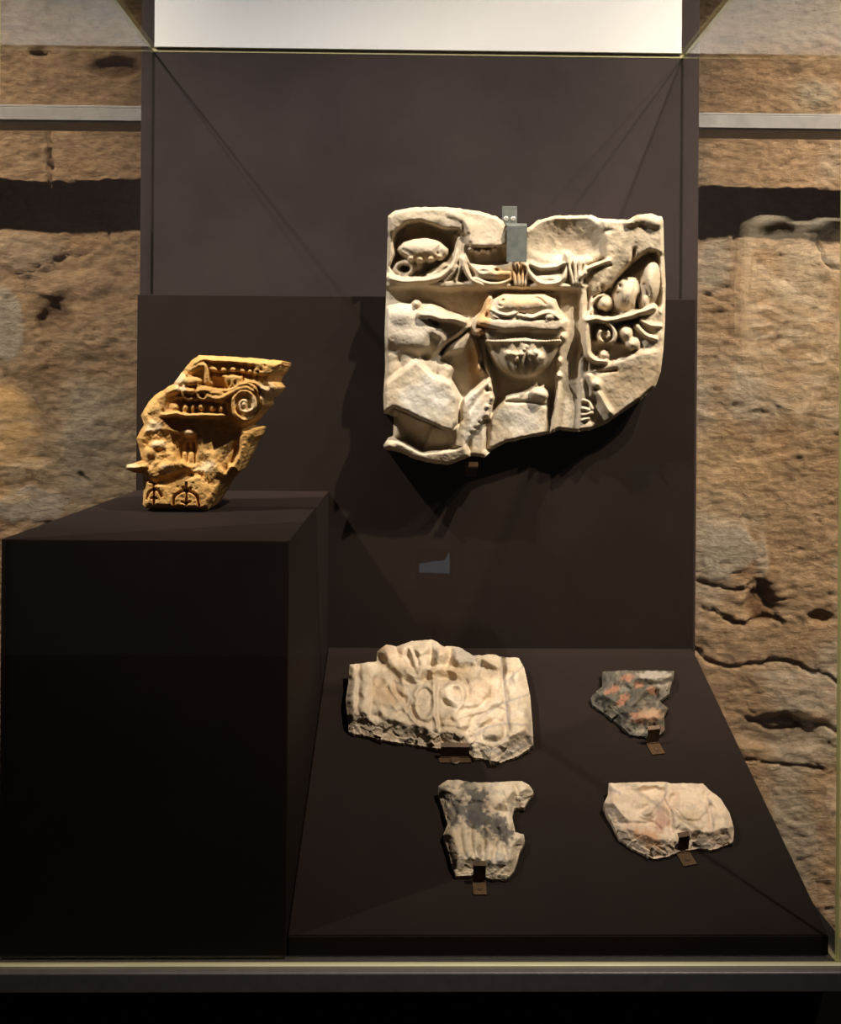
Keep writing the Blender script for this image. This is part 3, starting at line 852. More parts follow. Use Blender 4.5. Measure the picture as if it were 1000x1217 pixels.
    f.H = 60 + (f.H - 60) * 1.28
    f.H += 1.3 * fbm(U / 16, V / 16, 25, 3) + .5 * fbm(U / 5, V / 5, 27, 2)
    f.H += 3 * fbm(U / 90, V / 90, 29, 3)
    d = -sdpoly(U, V, f.poly)
    f.H -= (14 + 5 * fbm(U / 30, V / 30, 31)) * (1 - sstep(0, 12, d)) ** 1.5
    f.H = np.maximum(f.H, 14)
    # colour
    f.color((.495, .41, .295)); f.mottle(70, (.44, .345, .225), .45, 69)
    n = sstep(-.1, .5, fbm(U / 130, V / 130, 33))[..., None]
    f.C = f.C * (1 - .4 * n) + np.array((.53, .47, .375)) * .4 * n
    org = (.56, .31, .11)
    f.stain(372, 400, 24, 66, org, .75, 15, 25, 2); f.stain(500, 350, 110, 28, (.64, .43, .22), .65, 0, 25, 3)
    f.stain(450, 272, 66, 32, (.60, .36, .14), .75, 0, 25, 4); f.stain(342, 540, 22, 90, (.46, .25, .08), .75, 0, 25, 5)
    f.stain(480, 240, 30, 60, (.50, .32, .14), .5, 0, 20, 6)
    f.stain(640, 150, 90, 50, (.42, .33, .23), .75, 20, 40, 7); f.stain(850, 600, 120, 90, (.36, .265, .165), .75, 0, 40, 8)  # lower-right patch: brown stone, its colour darkened further for weaker light there
    f.stain(200, 215, 60, 16, (.50, .35, .16), .5, 0, 20, 9)
    f.stain(190, 650, 100, 80, (.56, .52, .45), .8, 0, 40, 10); f.stain(480, 720, 90, 60, (.56, .52, .45), .7, 0, 40, 11); f.stain(345, 700, 50, 100, (.58, .54, .47), .7, 0, 40, 13)
    f.stain(150, 420, 100, 70, (.60, .535, .435), .7, 0, 40, 12)
    p = hit1(610, 500, (0, YL, 0), (0, -1, 0))
    root = empty('marble_relief', (p.x, YL - .001, hit1(600, 545, (0, YL, 0), (0, -1, 0)).z))
    tag(root, 'large cream marble relief with griffin head and bowl, hung on the back board', 'relief')
    f.build(crop_map(430, 220, k), unit, (0, YL - .001, 0), (0, -1, 0), root,
            ['slab', 'griffin_figure', 'fruit_bowl', 'frame_moulding', 'acanthus_scroll'], MARBLE,
            {'griffin_figure': 'carved griffin head with open beak, broken body and wing',
             'fruit_bowl': 'carved fluted bowl heaped with fruit, stained orange',
             'frame_moulding': 'thin raised fillet framing the sunken field',
             'acanthus_scroll': 'deeply undercut acanthus scroll border'})
MARBLE = stone_mat('cream_marble', .7, 110, .15, .08, .0012)
relief()

# ------------------------------------------------------------------ yellow capital on the plinth
def capital():
    k = 4.5455; unit = 1.56 / F / k
    out = [(440,75),(560,80),(700,88),(892,105),(896,125),(852,180),(838,215),(866,245),(850,272),(802,310),(790,345),(740,400),(692,458),(690,464),
           (756,470),(745,512),(722,545),(690,620),(652,700),(622,710),(572,770),(540,830),(490,906),(460,916),(300,908),(152,903),(135,880),
           (140,800),(135,712),(80,706),(45,692),(48,668),(130,645),(122,600),(100,522),(142,450),(125,398),(165,330),(200,290),(300,230),(352,160),(400,100)]
    f = Field(out, 2.9, 330)
    f.warp(80, 14, 5)
    U, V = f.U, f.V
    ABA, VOL, EGG = 1, 2, 3
    f.H += .0
    f.facets(75, 26, 8, sstep(395, 460, V) * (1 - sstep(700, 760, V)))
    f.facets(60, 16, 12, 1 - sstep(260, 330, U))
    # abacus
    f.plate([(370,150),(440,70),(900,100),(870,190),(740,178),(690,120),(480,112),(440,170)], 438, 8, ABA)
    f.plate([(486,118),(740,128),(740,172),(490,160)], 386, 6, ABA)
    for i, x in enumerate((520, 570, 620, 668, 712)):
        f.blob(x, 148 + i * 2.5, 19, 15, 360, 432, 0, 3, ABA)
    for x, y in ((745,140),(780,150),(760,165),(800,130)): f.pit(x, y, 14, 8, 26, 20)
    f.plate([(480,170),(700,185),(690,250),(500,250)], 372, 7)
    f.plate([(560,180),(668,184),(660,238),(600,246)], 426, 6)
    f.plate([(512,192),(566,200),(596,246),(540,256),(516,226)], 332, 6)
    f.pit(605, 225, 10, 16, 36); f.pit(632, 222, 8, 18, 34)
    f.plate([(390,140),(470,110),(480,240),(400,240)], 372, 9)
    f.tube([(400,150),(440,135),(480,150),(485,240)], 22, 360, 424, 14)
    f.blob(405, 215, 62, 26, 370, 440, 6, 5)
    f.blob(330, 215, 52, 46, 350, 424, -40, 6)
    # canalis rolls feeding the volute
    f.plate([(296,235),(600,240),(640,330),(600,380),(240,392),(280,300)], 318, 9, EGG)
    f.tube([(290,262),(380,262),(470,272),(560,284)], 27, 330, 446, 24, reg=EGG)
    f.tube([(480,300),(540,306),(590,290),(640,262),(690,252),(735,270)], 24, 330, 444, 18, reg=VOL)
    f.tube([(450,250),(520,262),(590,262),(660,236)], 13, 340, 436, 9, reg=VOL)
    for x in (362, 440):
        f.tube([(x - 8, 236), (x - 8, 290), (x + 12, 316), (x + 40, 312)], 9, 360, 440, 7, reg=EGG)
        f.groove([(x - 22, 240), (x - 22, 292), (x + 6, 330)], 8, 34)
    f.tube([(330,300),(470,312),(580,322)], 14, 330, 396, reg=EGG)
    for x in (318, 362, 410, 456, 503, 552):
        f.blob(x, 356, 20, 24, 310, 420, 0, 3, EGG)
    f.plate([(228,388),(330,376),(588,388),(584,410),(232,406)], 424, 6, EGG)
    # volute
    f.blob(700, 345, 112, 118, 300, 410, 0, 3, VOL, .3)
    th = np.linspace(0, 4.3 * math.pi, 46)
    f.tube([(692 + (104 - 88 * t / th[-1]) * math.cos(t - 1.9), 336 + (108 - 92 * t / th[-1]) * math.sin(t - 1.9)) for t in th], 13, 385, 446, 9, k=2, reg=VOL)
    f.blob(690, 336, 17, 17, 390, 452, 0, 2, VOL)
    f.plate([(720,190),(840,180),(870,250),(800,310),(770,290),(760,240)], lambda U, V: 392 + 30 * fbm(U / 28, V / 28, 5), 10)
    f.tube([(690,215),(750,225),(800,260)], 16, 380, 440, 10)
    for x, y in ((770,255),(800,232),(832,262),(790,285)): f.pit(x, y, 13, 9, 34, 30)
    # recess and broken middle
    f.plate([(236,412),(590,414),(650,455),(690,468),(640,520),(520,575),(430,570),(330,500),(250,470)], lambda U, V: 296 + 14 * fbm(U / 50, V / 50, 7) + .12 * (V - 430), 18)
    f.plate([(110,430),(240,420),(300,470),(290,560),(200,590),(110,560)], lambda U, V: 366 + 22 * fbm(U / 40, V / 40, 9) - .14 * (V - 430), 16)
    f.tube([(150,480),(230,470),(330,492)], 20, 320, 376, 12)
    f.blob(384, 488, 46, 30, 270, 388, 8, 6)
    f.blob(208, 556, 48, 24, 330, 408, -8, 6)
    f.plate([(330,520),(440,510),(520,580),(440,680),(330,660)], lambda U, V: 330 + 10 * fbm(U / 30, V / 30, 11), 14)
    f.plate([(352,510),(412,505),(420,560),(416,600),(350,600)], 292, 10)
    for x in (346, 382, 414): f.groove([(x, 548), (x - 4, 600), (x - 8, 660)], 9, 44, 6)
    f.plate([(520,480),(660,484),(668,505),(520,585)], 276, 12)
    f.plate([(520,600),(560,580),(668,512),(650,600),(636,650),(566,692),(520,650)], lambda U, V: 300 + .2 * (660 - U), 8)
    f.plate([(676,466),(770,466),(700,620),(650,710),(610,705),(640,640),(668,540)], lambda U, V: 344 + 8 * fbm(U / 20, V / 20, 13), 6)
    f.groove([(640,560),(624,610),(618,640)], 14, 40)
    f.plate([(140,590),(290,600),(350,650),(420,690),(330,745),(200,740),(140,700)], lambda U, V: 386 + 26 * fbm(U / 34, V / 34, 15), 14)
    f.tube([(40,680),(90,676),(150,668)], 26, 340, 400, 24)
    f.blob(270, 680, 70, 30, 350, 424, -14, 8)
    f.blob(180, 600, 40, 30, 350, 400, 30, 8)
    f.plate([(228,738),(330,706),(440,672),(420,690),(336,756),(262,768)], 330, 12)
    f.plate([(440,690),(520,650),(560,700),(500,760),(450,745)], lambda U, V: 362 + 20 * fbm(U / 22, V / 22, 17), 9)
    f.groove([(430,710),(460,720),(480,750)], 8, 26); f.groove([(455,700),(450,740)], 7, 26)
    # lower face with incised trees
    f.plate([(136,748),(250,775),(330,768),(440,720),(500,770),(560,770),(490,915),(130,915)], lambda U, V: 372 + 5 * fbm(U / 30, V / 30, 19) - .4 * np.clip(U - 470, 0, 99), 8)
    f.smooth_field(2, .7)
    f.H = 345 + (f.H - 345) * .66
    f.Wu, f.Wv = U, V
    for pts, r in ((((195,765),(196,815),(195,876)), 6), (((160,852),(168,818),(195,800),(220,808),(238,836)), 6), (((176,760),(206,772)), 6), (((180,848),(195,842),(210,850)), 5),
                   (((370,765),(372,820),(370,880)), 6), (((300,876),(306,838),(340,814),(372,808),(410,820),(432,845),(440,884)), 7), (((352,790),(372,804),(394,792)), 6), (((346,866),(370,874),(392,866)), 5)):
        f.groove(pts, r * 1.5, 30)
    f.H += 6 * fbm(U / 30, V / 30, 21, 3) + 1.5 * fbm(U / 9, V / 9, 23, 2)
    d = -sdpoly(U, V, f.poly)
    f.H -= 60 * (1 - sstep(0, 34, d)) ** 1.6
    f.H = np.maximum(f.H, 60)
    f.color((.60, .335, .098))
    n = sstep(-.15, .4, fbm(U / 90, V / 90, 33))[..., None]
    f.C = f.C * (1 - .6 * n) + np.array((.64, .40, .15)) * .6 * n
    pale = (.72, .57, .37)
    for a in ((330,220,50,50),(330,262,46,14),(215,560,50,30),(270,690,70,30),(385,490,36,22),(800,260,60,60),(480,680,60,40),(190,460,60,40),(80,680,50,24),(690,345,70,70)):
        f.stain(*a, pale, .6, 0, 30, int(a[0]))
    f.stain(320, 840, 180, 60, (.60, .33, .09), .6, 0, 40, 3)
    f.stain(480, 330, 150, 60, (.50, .28, .09), .5, 0, 40, 4)
    f.stain(700, 130, 160, 40, (.62, .36, .11), .5, 0, 40, 6)
    yb = 1.655
    p = hit1(208, 600, (0, yb, 0), (0, -1, 0))
    root = empty('capital_fragment', (p.x, yb, zp))
    tag(root, 'yellow stone capital fragment with volute standing on the dark plinth', 'capital')
    f.build(crop_map(140, 410, k), unit, (0, yb, 0), (0, -1, 0), root, ['body', 'abacus', 'volute', 'egg_moulding'], YELLOW,
            {'volute': 'spiral volute at the right end of the roll', 'egg_moulding': 'row of carved eggs under a rounded roll', 'abacus': 'top band with a row of small eggs'})
    # stand it on the plinth
    lo = min((o.matrix_basis @ v.co).z for o in root.children for v in o.data.vertices)
    root.location.z -= lo + (root.location.z - zp) - .0005
YELLOW = stone_mat('yellow_marble', .75, 140, .4, .18)
capital()

# ------------------------------------------------------------------ fragments on the sloping board
def on_board(px, py, h=0): return hit1(px, py, BO, BN, h)

def frag_root(name, px, py, label, cat):
    r = empty(name, on_board(px, py)); tag(r, label, cat); return r

def slab_fragment():
    k = 3.7037; unit = 1.68 / F / k
    out = [(95,185),(180,175),(214,170),(216,128),(258,95),(300,105),(370,80),(460,75),(510,105),(575,105),(640,145),(730,140),(756,150),(840,155),(865,200),
           (890,320),(900,440),(905,540),(840,585),(760,615),(640,592),(615,570),(480,552),(400,540),(330,530),(200,510),(92,480),(85,400),(78,340),(90,260)]
    f = Field(out, 2.6, 120); U, V = f.U, f.V; f.warp(60, 12, 5)
    MO, FI = 1, 2
    f.plate([(200,160),(770,140),(810,620),(200,560)], 106, 8)
    f.plate([(60,170),(128,170),(124,430),(60,430)], 142, 5, MO)
    f.plate([(144,170),(184,170),(180,430),(140,430)], 134, 5, MO)
    f.groove([(134,172),(130,430)], 8, 16); f.groove([(194,172),(190,430)], 8, 18)
    f.plate([(764,130),(900,130),(930,600),(806,600)], 134, 6, MO)
    f.groove([(756,140),(776,300),(800,480)], 9, 26)
    f.groove([(92,300),(180,296)], 5, 8)
    # broken upper figure band
    fi = dict(reg=FI)
    f.blob(262, 132, 48, 40, 90, 172, 20, 6, FI)
    f.tube([(270,150),(310,200),(360,235),(395,245)], 34, 90, 150, 24, **fi)
    f.tube([(350,110),(400,120),(450,95)], 46, 90, 168, 40, **fi)
    f.blob(400, 160, 60, 60, 90, 160, 0, 8, FI)
    f.blob(490, 140, 50, 50, 90, 168, 0, 8, FI)
    f.blob(585, 150, 56, 46, 90, 160, 20, 8, FI)
    f.tube([(395,222),(450,212),(520,218),(570,235)], 26, 90, 158, 20, **fi)
    f.tube([(640,165),(690,170),(740,190)], 28, 90, 148, 22, **fi)
    f.groove([(455,85),(450,130),(458,190)], 10, 34); f.groove([(540,120),(530,170),(520,205)], 10, 30)
    f.groove([(350,130),(365,180),(385,225)], 9, 30); f.groove([(640,150),(655,180),(700,205)], 9, 26)
    f.groove([(380,250),(450,245),(520,240),(580,250)], 10, 30)
    f.groove([(370,110),(395,150),(400,190)], 7, 22)
    # foliage
    f.blob(240, 258, 44, 40, 80, 136, 0, 5, FI); f.pit(232, 262, 20, 22, 26)
    f.blob(250, 335, 76, 50, 84, 128, 10, 5, FI); f.pit(235, 325, 40, 28, 18, 20)
    f.tube([(275,270),(310,330),(345,390),(385,440)], 16, 90, 140, 12, **fi)
    f.groove([(288,265),(300,300),(330,350)], 9, 36)
    f.tube([(330,250),(350,320),(335,380)], 14, 90, 132, 10, **fi)
    th = np.linspace(0.4, 5.6, 16)
    f.tube([(422 + 48 * math.cos(t), 350 + 78 * math.sin(t)) for t in th], 13, 90, 138, **fi)
    f.blob(424, 365, 42, 76, 90, 126, 6, 4, FI)
    f.groove([(372,340),(366,380),(384,430)], 10, 36)
    f.tube([(462,245),(468,330),(474,420),(480,520)], 12, 96, 146, 10, **fi)
    f.groove([(484,250),(488,340),(492,480)], 7, 14)
    f.blob(548, 330, 50, 34, 94, 132, 20, 5, FI); f.groove([(512,340),(530,365),(575,378)], 9, 24); f.pit(570, 292, 14, 16, 30)
    f.tube([(500,300),(540,270),(590,290),(600,340),(560,390)], 10, 94, 132, **fi)
    f.blob(676, 292, 56, 48, 94, 140, 0, 5, FI); f.groove([(700,262),(718,275),(708,330)], 8, 20); f.groove([(610,250),(625,290),(620,330)], 8, 22)
    f.tube([(560,430),(620,400),(700,375),(760,350)], 12, 94, 130, 10, **fi)
    f.tube([(500,440),(560,445),(620,425)], 12, 94, 128, 8, **fi); f.groove([(530,430),(570,438)], 7, 18)
    f.blob(730, 482, 48, 44, 94, 138, 0, 3, FI)
    th = np.linspace(0, 6.283, 18)
    f.groove([(730 + 54 * math.cos(t), 482 + 50 * math.sin(t)) for t in th], 8, 20)
    f.groove([(620,520),(660,470),(690,440),(740,420)], 7, 16)
    f.groove([(520,500),(580,480),(640,490)], 6, 12)
    for x, y, rx, ry, a in ((330,300,34,20,50),(300,360,40,22,30),(540,410,40,20,-15),(640,350,44,22,-20),(610,450,46,22,-10),(560,500,50,24,5),(680,430,36,18,-25),(400,470,50,26,15),(220,390,40,24,10),(720,350,30,20,-30)):
        f.blob(x, y, rx, ry, 98, 132, a, 8, FI)
    f.facets(60, 9, 14)
    # broken lower edge
    f.plate([(60,425),(190,415),(300,440),(400,480),(440,545),(430,580),(60,540)], lambda U, V: 100 - .32 * np.clip(V - 420 - .16 * (U - 90), 0, 140) + 8 * fbm(U / 24, V / 24, 5), 12)
    f.plate([(620,560),(700,540),(820,540),(905,500),(940,600),(760,640),(600,620)], lambda U, V: 100 - .25 * np.clip(V - 520, 0, 140) + 8 * fbm(U / 24, V / 24, 6), 12)
    f.H += 4 * fbm(U / 22, V / 22, 25, 4) + 2 * fbm(U / 7, V / 7, 27, 3)
    f.smooth_field(2, .6)
    f.H += 2.5 * fbm(U / 14, V / 14, 41, 3)
    f.H = f.H * .74
    f.edge(.85, .5, .22, 40)
    f.color((.58, .475, .345)); f.mottle(60, (.46, .32, .20), .55, 61); f.mottle(26, (.40, .33, .26), .45, 62)
    f.stain(120, 450, 60, 40, (.30, .24, .18), .6, 0, 30, 2); f.stain(380, 480, 90, 40, (.24, .20, .16), .65, 25, 30, 3)
    f.stain(610, 150, 90, 50, (.36, .33, .31), .6, 30, 30, 4); f.stain(470, 130, 20, 60, (.34, .31, .28), .5, 0, 20, 5)
    f.stain(520, 215, 120, 26, (.50, .34, .18), .5, 0, 30, 6); f.stain(250, 310, 90, 80, (.50, .33, .18), .6, 0, 30, 7); f.stain(690, 300, 80, 60, (.58, .42, .28), .5, 0, 30, 17); f.stain(600, 430, 120, 50, (.60, .45, .31), .5, 0, 30, 18)
    f.stain(250, 130, 50, 40, (.46, .30, .17), .5, 0, 30, 8)
    gv = (.26, .24, .23)
    f.vein([(760,150),(780,330),(800,470)], 8, gv, .55, 3, 3); f.vein([(700,400),(780,350),(880,320)], 8, gv, .5, 4, 4)
    f.vein([(780,260),(850,200),(870,190)], 7, gv, .45, 4, 5); f.vein([(640,500),(720,460),(870,450),(890,520)], 9, gv, .5, 6, 6)
    f.vein([(700,560),(790,570),(890,520)], 16, gv, .5, 6, 7); f.vein([(130,190),(140,300),(130,420)], 7, (.36, .27, .23), .45, 2, 8)
    f.vein([(300,260),(360,290),(360,400)], 9, gv, .4, 4, 9)
    r = frag_root('relief_slab', 520, 850, 'broad cream marble slab carved with foliage, lying at the back of the sloping board', 'relief')
    f.build(crop_map(390, 740, k), unit, BO + BN * .0005, BN, r, ['slab', 'border_moulding', 'carved_foliage'], FRAG)

def veined_fragment():
    k = 5.8824; unit = 1.5 / F / k
    out = [(185,200),(240,160),(320,158),(400,172),(470,178),(600,174),(770,165),(820,195),(852,245),(805,310),(782,357),(712,355),(700,420),(722,525),(782,538),
           (788,590),(752,660),(736,720),(710,800),(655,852),(560,852),(520,838),(420,822),(310,828),(280,760),(255,660),(218,540),(250,468),(215,350),(182,260)]
    f = Field(out, 3.6, 150); U, V = f.U, f.V; f.warp(90, 22, 6)
    f.facets(120, 24, 5, 1 - sstep(430, 560, V))
    f.plate([(240,460),(700,430),(730,700),(700,860),(300,840)], 150, 30)
    for x0, x1, r in ((280,340,60),(370,410,44),(450,470,40),(540,545,46),(625,615,48),(690,680,36)):
        f.tube([(x0, 480), ((x0 + x1) / 2, 640), (x1, 800)], r, 130, 178, r * .85, k=26, reg=1)
    for x0, x1 in ((335,380),(412,440),(498,512),(585,585),(660,650)):
        f.groove([(x0, 500), ((x0 + x1) / 2, 640), (x1, 790)], 16, 20)
    f.blob(640, 270, 130, 110, 130, 206, 0, 20); f.blob(360, 240, 100, 90, 130, 190, 0, 20); f.blob(790, 240, 60, 70, 100, 186, 0, 12)
    f.groove([(715,200),(735,260),(715,340)], 18, 60); f.groove([(600,210),(640,300),(600,390)], 12, 24)
    f.blob(750, 590, 50, 60, 110, 190, 0, 10); f.pit(730, 590, 18, 18, 30)
    f.groove([(250,300),(300,400),(260,470)], 18, 30)
    f.pit(470, 650, 20, 46, 50)
    f.plate([(280,770),(420,740),(560,790),(720,770),(720,870),(280,850)], lambda U, V: 132 - .25 * (V - 780) + 8 * fbm(U / 30, V / 30, 4), 16)
    f.H += 10 * fbm(U / 40, V / 40, 25, 4) + 4 * fbm(U / 12, V / 12, 27, 3)
    f.smooth_field(2, .6)
    f.H += 5 * fbm(U / 24, V / 24, 41, 3)
    f.H = f.H * .72
    f.edge(.85, .5, .22, 56)
    f.color((.68, .56, .40)); f.mottle(90, (.48, .36, .24), .5, 63); f.mottle(40, (.30, .27, .25), .5, 64)
    g = (.085, .078, .075)
    f.vein([(230,240),(300,360),(290,440)], 62, g, .8, 26, 2); f.vein([(400,220),(470,300),(430,380),(500,430),(600,480),(660,540)], 85, g, .92, 30, 3)
    f.vein([(330,350),(400,420),(480,470)], 60, g, .85, 26, 4); f.vein([(450,470),(500,540),(560,560)], 34, g, .7, 18, 5)
    f.vein([(350,190),(340,300)], 14, g, .4, 8, 6); f.vein([(640,560),(680,630)], 18, g, .5, 8, 7); f.vein([(460,640),(480,690)], 18, g, .5, 6, 8)
    f.stain(600, 740, 70, 40, (.34, .31, .30), .6, 0, 40, 9); f.stain(580, 330, 80, 80, (.54, .42, .31), .6, 0, 40, 10); f.stain(310, 560, 60, 90, (.54, .41, .28), .5, 0, 40, 11)
    f.stain(760, 330, 30, 24, (.40, .24, .16), .6, 0, 30, 12); f.stain(430, 200, 100, 30, (.42, .38, .27), .5, 0, 30, 13)
    r = frag_root('draped_fragment', 572, 990, 'white marble fragment with dark grey veining and fluted folds, front of the sloping board', 'fragment')
    f.build(crop_map(490, 900, k), unit, BO + BN * .0005, BN, r, ['body', 'fluted_folds'], FRAG)

def dark_fragment():
    k = 4.68; unit = 1.66 / F / k
    out = [(118,85),(200,80),(290,78),(400,80),(522,82),(520,120),(502,165),(496,205),(440,250),(492,290),(466,322),(470,410),(440,440),(360,446),(280,436),
           (230,390),(170,340),(70,270),(58,235),(80,200),(122,170),(124,140)]
    f = Field(out, 3.0, 100); U, V = f.U, f.V; f.warp(50, 10, 7)
    f.facets(70, 26, 3); f.facets(34, 10, 7)
    f.tube([(300,110),(400,130),(500,120)], 40, 100, 140, 30, k=12); f.tube([(380,190),(440,180),(500,160)], 22, 100, 136, k=8)
    f.blob(390, 340, 80, 50, 90, 142, 0, 14); f.blob(160, 220, 80, 60, 80, 128, 20, 14)
    f.groove([(320,150),(400,165),(470,150)], 14, 26); f.groove([(250,300),(330,290),(430,270)], 14, 26); f.groove([(240,110),(220,200),(250,280)], 12, 20)
    f.H += 10 * fbm(U / 22, V / 22, 25, 4) + 4 * fbm(U / 8, V / 8, 27, 3)
    f.smooth_field(1, .7)
    f.H = f.H * .75
    f.edge(.85, .5, .22, 44)
    f.color((.078, .068, .052)); f.mottle(40, (.19, .155, .11), .65, 67); f.mottle(18, (.05, .045, .036), .6, 68)
    n = sstep(0, .5, fbm(U / 40, V / 40, 35))[..., None]; f.C = f.C * (1 - .5 * n) + np.array((.20, .175, .13)) * .5 * n
    red = (.36, .15, .085)
    for x, y, rx, ry, a in ((265,120,40,20,-10),(325,158,30,18,0),(400,190,40,22,20),(245,232,30,24,-20),(225,262,24,18,0),(180,185,34,20,-20),(330,340,50,36,10),(400,330,60,26,-10),(150,200,20,14,0)):
        f.stain(x, y, rx * 1.2, ry * 1.2, red, .62, a, 14, int(x))
    f.stain(400, 325, 90, 50, (.40, .27, .165), .6, -10, 24, 4); f.stain(410, 105, 120, 26, (.36, .31, .26), .75, 0, 24, 5)
    f.stain(470, 170, 50, 40, (.33, .28, .22), .5, 0, 24, 8); f.stain(420, 395, 60, 30, (.20, .10, .07), .5, 0, 20, 6); f.stain(340, 410, 40, 30, (.40, .33, .24), .5, 0, 20, 7)
    r = frag_root('mottled_fragment', 752, 850, 'small dark grey-green stone fragment mottled with red, upper right of the sloping board', 'fragment')
    f.build(crop_map(690, 780, k), unit, BO + BN * .0005, BN, r, ['body'], FRAG)

def pale_fragment():
    k = 4.68; unit = 1.52 / F / k
    out = [(158,706),(230,704),(300,702),(380,700),(470,697),(500,708),(600,706),(682,708),(716,742),(780,790),(830,870),(856,960),(851,1030),(800,1056),(730,1076),(660,1070),
           (560,1082),(490,1112),(410,1126),(360,1102),(290,1070),(220,1020),(190,950),(150,872),(130,820),(155,770)]
    f = Field(out, 3.0, 120); U, V = f.U, f.V; f.warp(70, 16, 8)
    f.facets(110, 22, 6)
    f.tube([(170,730),(300,725),(470,720)], 26, 110, 150, 22, k=10)
    f.blob(270, 800, 120, 60, 100, 146, 0, 16); f.blob(372, 872, 46, 36, 100, 148, 0, 8)
    th = np.linspace(0, 6.283, 18)
    f.groove([(374 + 30 * math.cos(t), 868 + 24 * math.sin(t)) for t in th], 9, 20)
    f.blob(610, 880, 130, 100, 100, 152, 10, 16, None)
    f.groove([(530,850),(580,910),(650,915),(690,880)], 12, 18); f.groove([(540,880),(600,940),(680,925)], 10, 14); f.groove([(560,830),(620,860),(670,850)], 10, 14)
    f.groove([(480,705),(470,790),(500,880),(510,980)], 14, 26); f.groove([(700,760),(720,850),(740,960)], 12, 18)
    f.blob(790, 930, 60, 90, 90, 140, -15, 14); f.blob(390, 1010, 100, 60, 90, 140, 20, 14); f.blob(270, 980, 70, 60, 90, 128, 0, 14)
    f.groove([(200,920),(300,925),(400,935),(450,960)], 12, 22)
    f.plate([(190,960),(290,1040),(400,1090),(560,1060),(560,1140),(180,1120)], lambda U, V: 112 - .22 * np.clip(V - 1000, 0, 150) + 8 * fbm(U / 24, V / 24, 4), 16)
    f.plate([(600,1030),(740,1020),(870,990),(870,1100),(600,1100)], lambda U, V: 112 - .25 * np.clip(V - 1000, 0, 150) + 8 * fbm(U / 24, V / 24, 5), 14)
    f.H += 7 * fbm(U / 26, V / 26, 25, 4) + 3 * fbm(U / 9, V / 9, 27, 3)
    f.smooth_field(2, .6)
    f.H += 3 * fbm(U / 18, V / 18, 41, 3)
    f.H = f.H * .75
    f.edge(.85, .5, .22, 50)
    f.color((.70, .55, .395)); f.mottle(70, (.58, .37, .25), .5, 65); f.mottle(30, (.38, .31, .26), .4, 66)
    f.stain(380, 1010, 100, 56, (.56, .29, .15), .75, 20, 30, 2); f.stain(450, 920, 56, 76, (.46, .24, .17), .7, 20, 24, 3); f.stain(400, 870, 60, 40, (.44, .32, .24), .5, 0, 24, 4)
    f.stain(610, 890, 70, 50, (.52, .38, .22), .55, 0, 30, 5); f.stain(250, 790, 80, 30, (.52, .40, .26), .5, 0, 30, 6); f.stain(790, 1030, 70, 30, (.36, .25, .17), .5, -15, 30, 7)
    g = (.27, .23, .22)
    f.vein([(160,740),(220,760)], 16, g, .5, 6, 2); f.vein([(480,700),(470,780),(430,830)], 12, g, .5, 6, 3); f.vein([(200,925),(300,920),(360,925)], 10, g, .5, 6, 4); f.vein([(720,800),(735,900),(740,980)], 12, g, .4, 6, 5)
    f.stain(700, 1050, 70, 30, (.36, .31, .27), .5, 0, 30, 9)
    r = frag_root('pale_fragment', 795, 980, 'pale pinkish marble fragment with worn rosette, lower right of the sloping board', 'fragment')
    f.build(crop_map(690, 780, k), unit, BO + BN * .0005, BN, r, ['body'], FRAG)
FRAG = stone_mat('fragment_marble', .72, 130, .35, .14)
slab_fragment(); veined_fragment(); dark_fragment(); pale_fragment()

# ------------------------------------------------------------------ metal clips
def strip(name, prof, wd, th, ex, et, en, org, m, parent, x0=None):
    """bent metal strip: profile in (t, n), swept over its width along ex"""
    P = [Vector(p) for p in prof]; offs = []
    for i, p in enumerate(P):
        a = (P[i] - P[i - 1]) if i > 0 else (P[1] - P[0])
        b = (P[i + 1] - P[i]) if i < len(P) - 1 else a
        a = a.normalized(); b = b.normalized()
        na = Vector((-a.y, a.x)); nb = Vector((-b.y, b.x)); nn = (na + nb)
        nn = nn / max(.3, nn.length_squared) * 2 if nn.length > 1e-6 else na
        offs.append(p + nn * th)
    bm = bmesh.new(); ring = []
    for p, q in zip(P, offs):
        r = []
        for c, x in ((p, -wd / 2), (p, wd / 2), (q, wd / 2), (q, -wd / 2)):
            r.append(bm.verts.new(org + ex * x + et * c.x + en * c.y))
        ring.append(r)
    for a, b in zip(ring[:-1], ring[1:]):
        for i in range(4):
            j = (i + 1) % 4; bm.faces.new((a[i], a[j], b[j], b[i]))
    bm.faces.new(ring[0][::-1]); bm.faces.new(ring[-1])
    bmesh.ops.recalc_face_normals(bm, faces=bm.faces)
    return bm_obj(name, bm, m, parent)
def screw(parent, pos, ex, et, en, r, m):
    bm = bmesh.new()
    top = []; N = 12
    rings = [(r, 0), (r, .0006), (r * .75, .0014)]
    vv = [[bm.verts.new(pos + ex * (q * math.cos(6.2832 * i / N)) + et * (q * math.sin(6.2832 * i / N)) + en * h) for i in range(N)] for q, h in rings]
    for a, b in zip(vv[:-1], vv[1:]):
        for i in range(N): bm.faces.new((a[i], a[(i + 1) % N], b[(i + 1) % N], b[i]))
    bm.faces.new(vv[-1]); bm.faces.new(vv[0][::-1])
    bmesh.ops.recalc_face_normals(bm, faces=bm.faces)
    return bm_obj('screw', bm, m, parent)

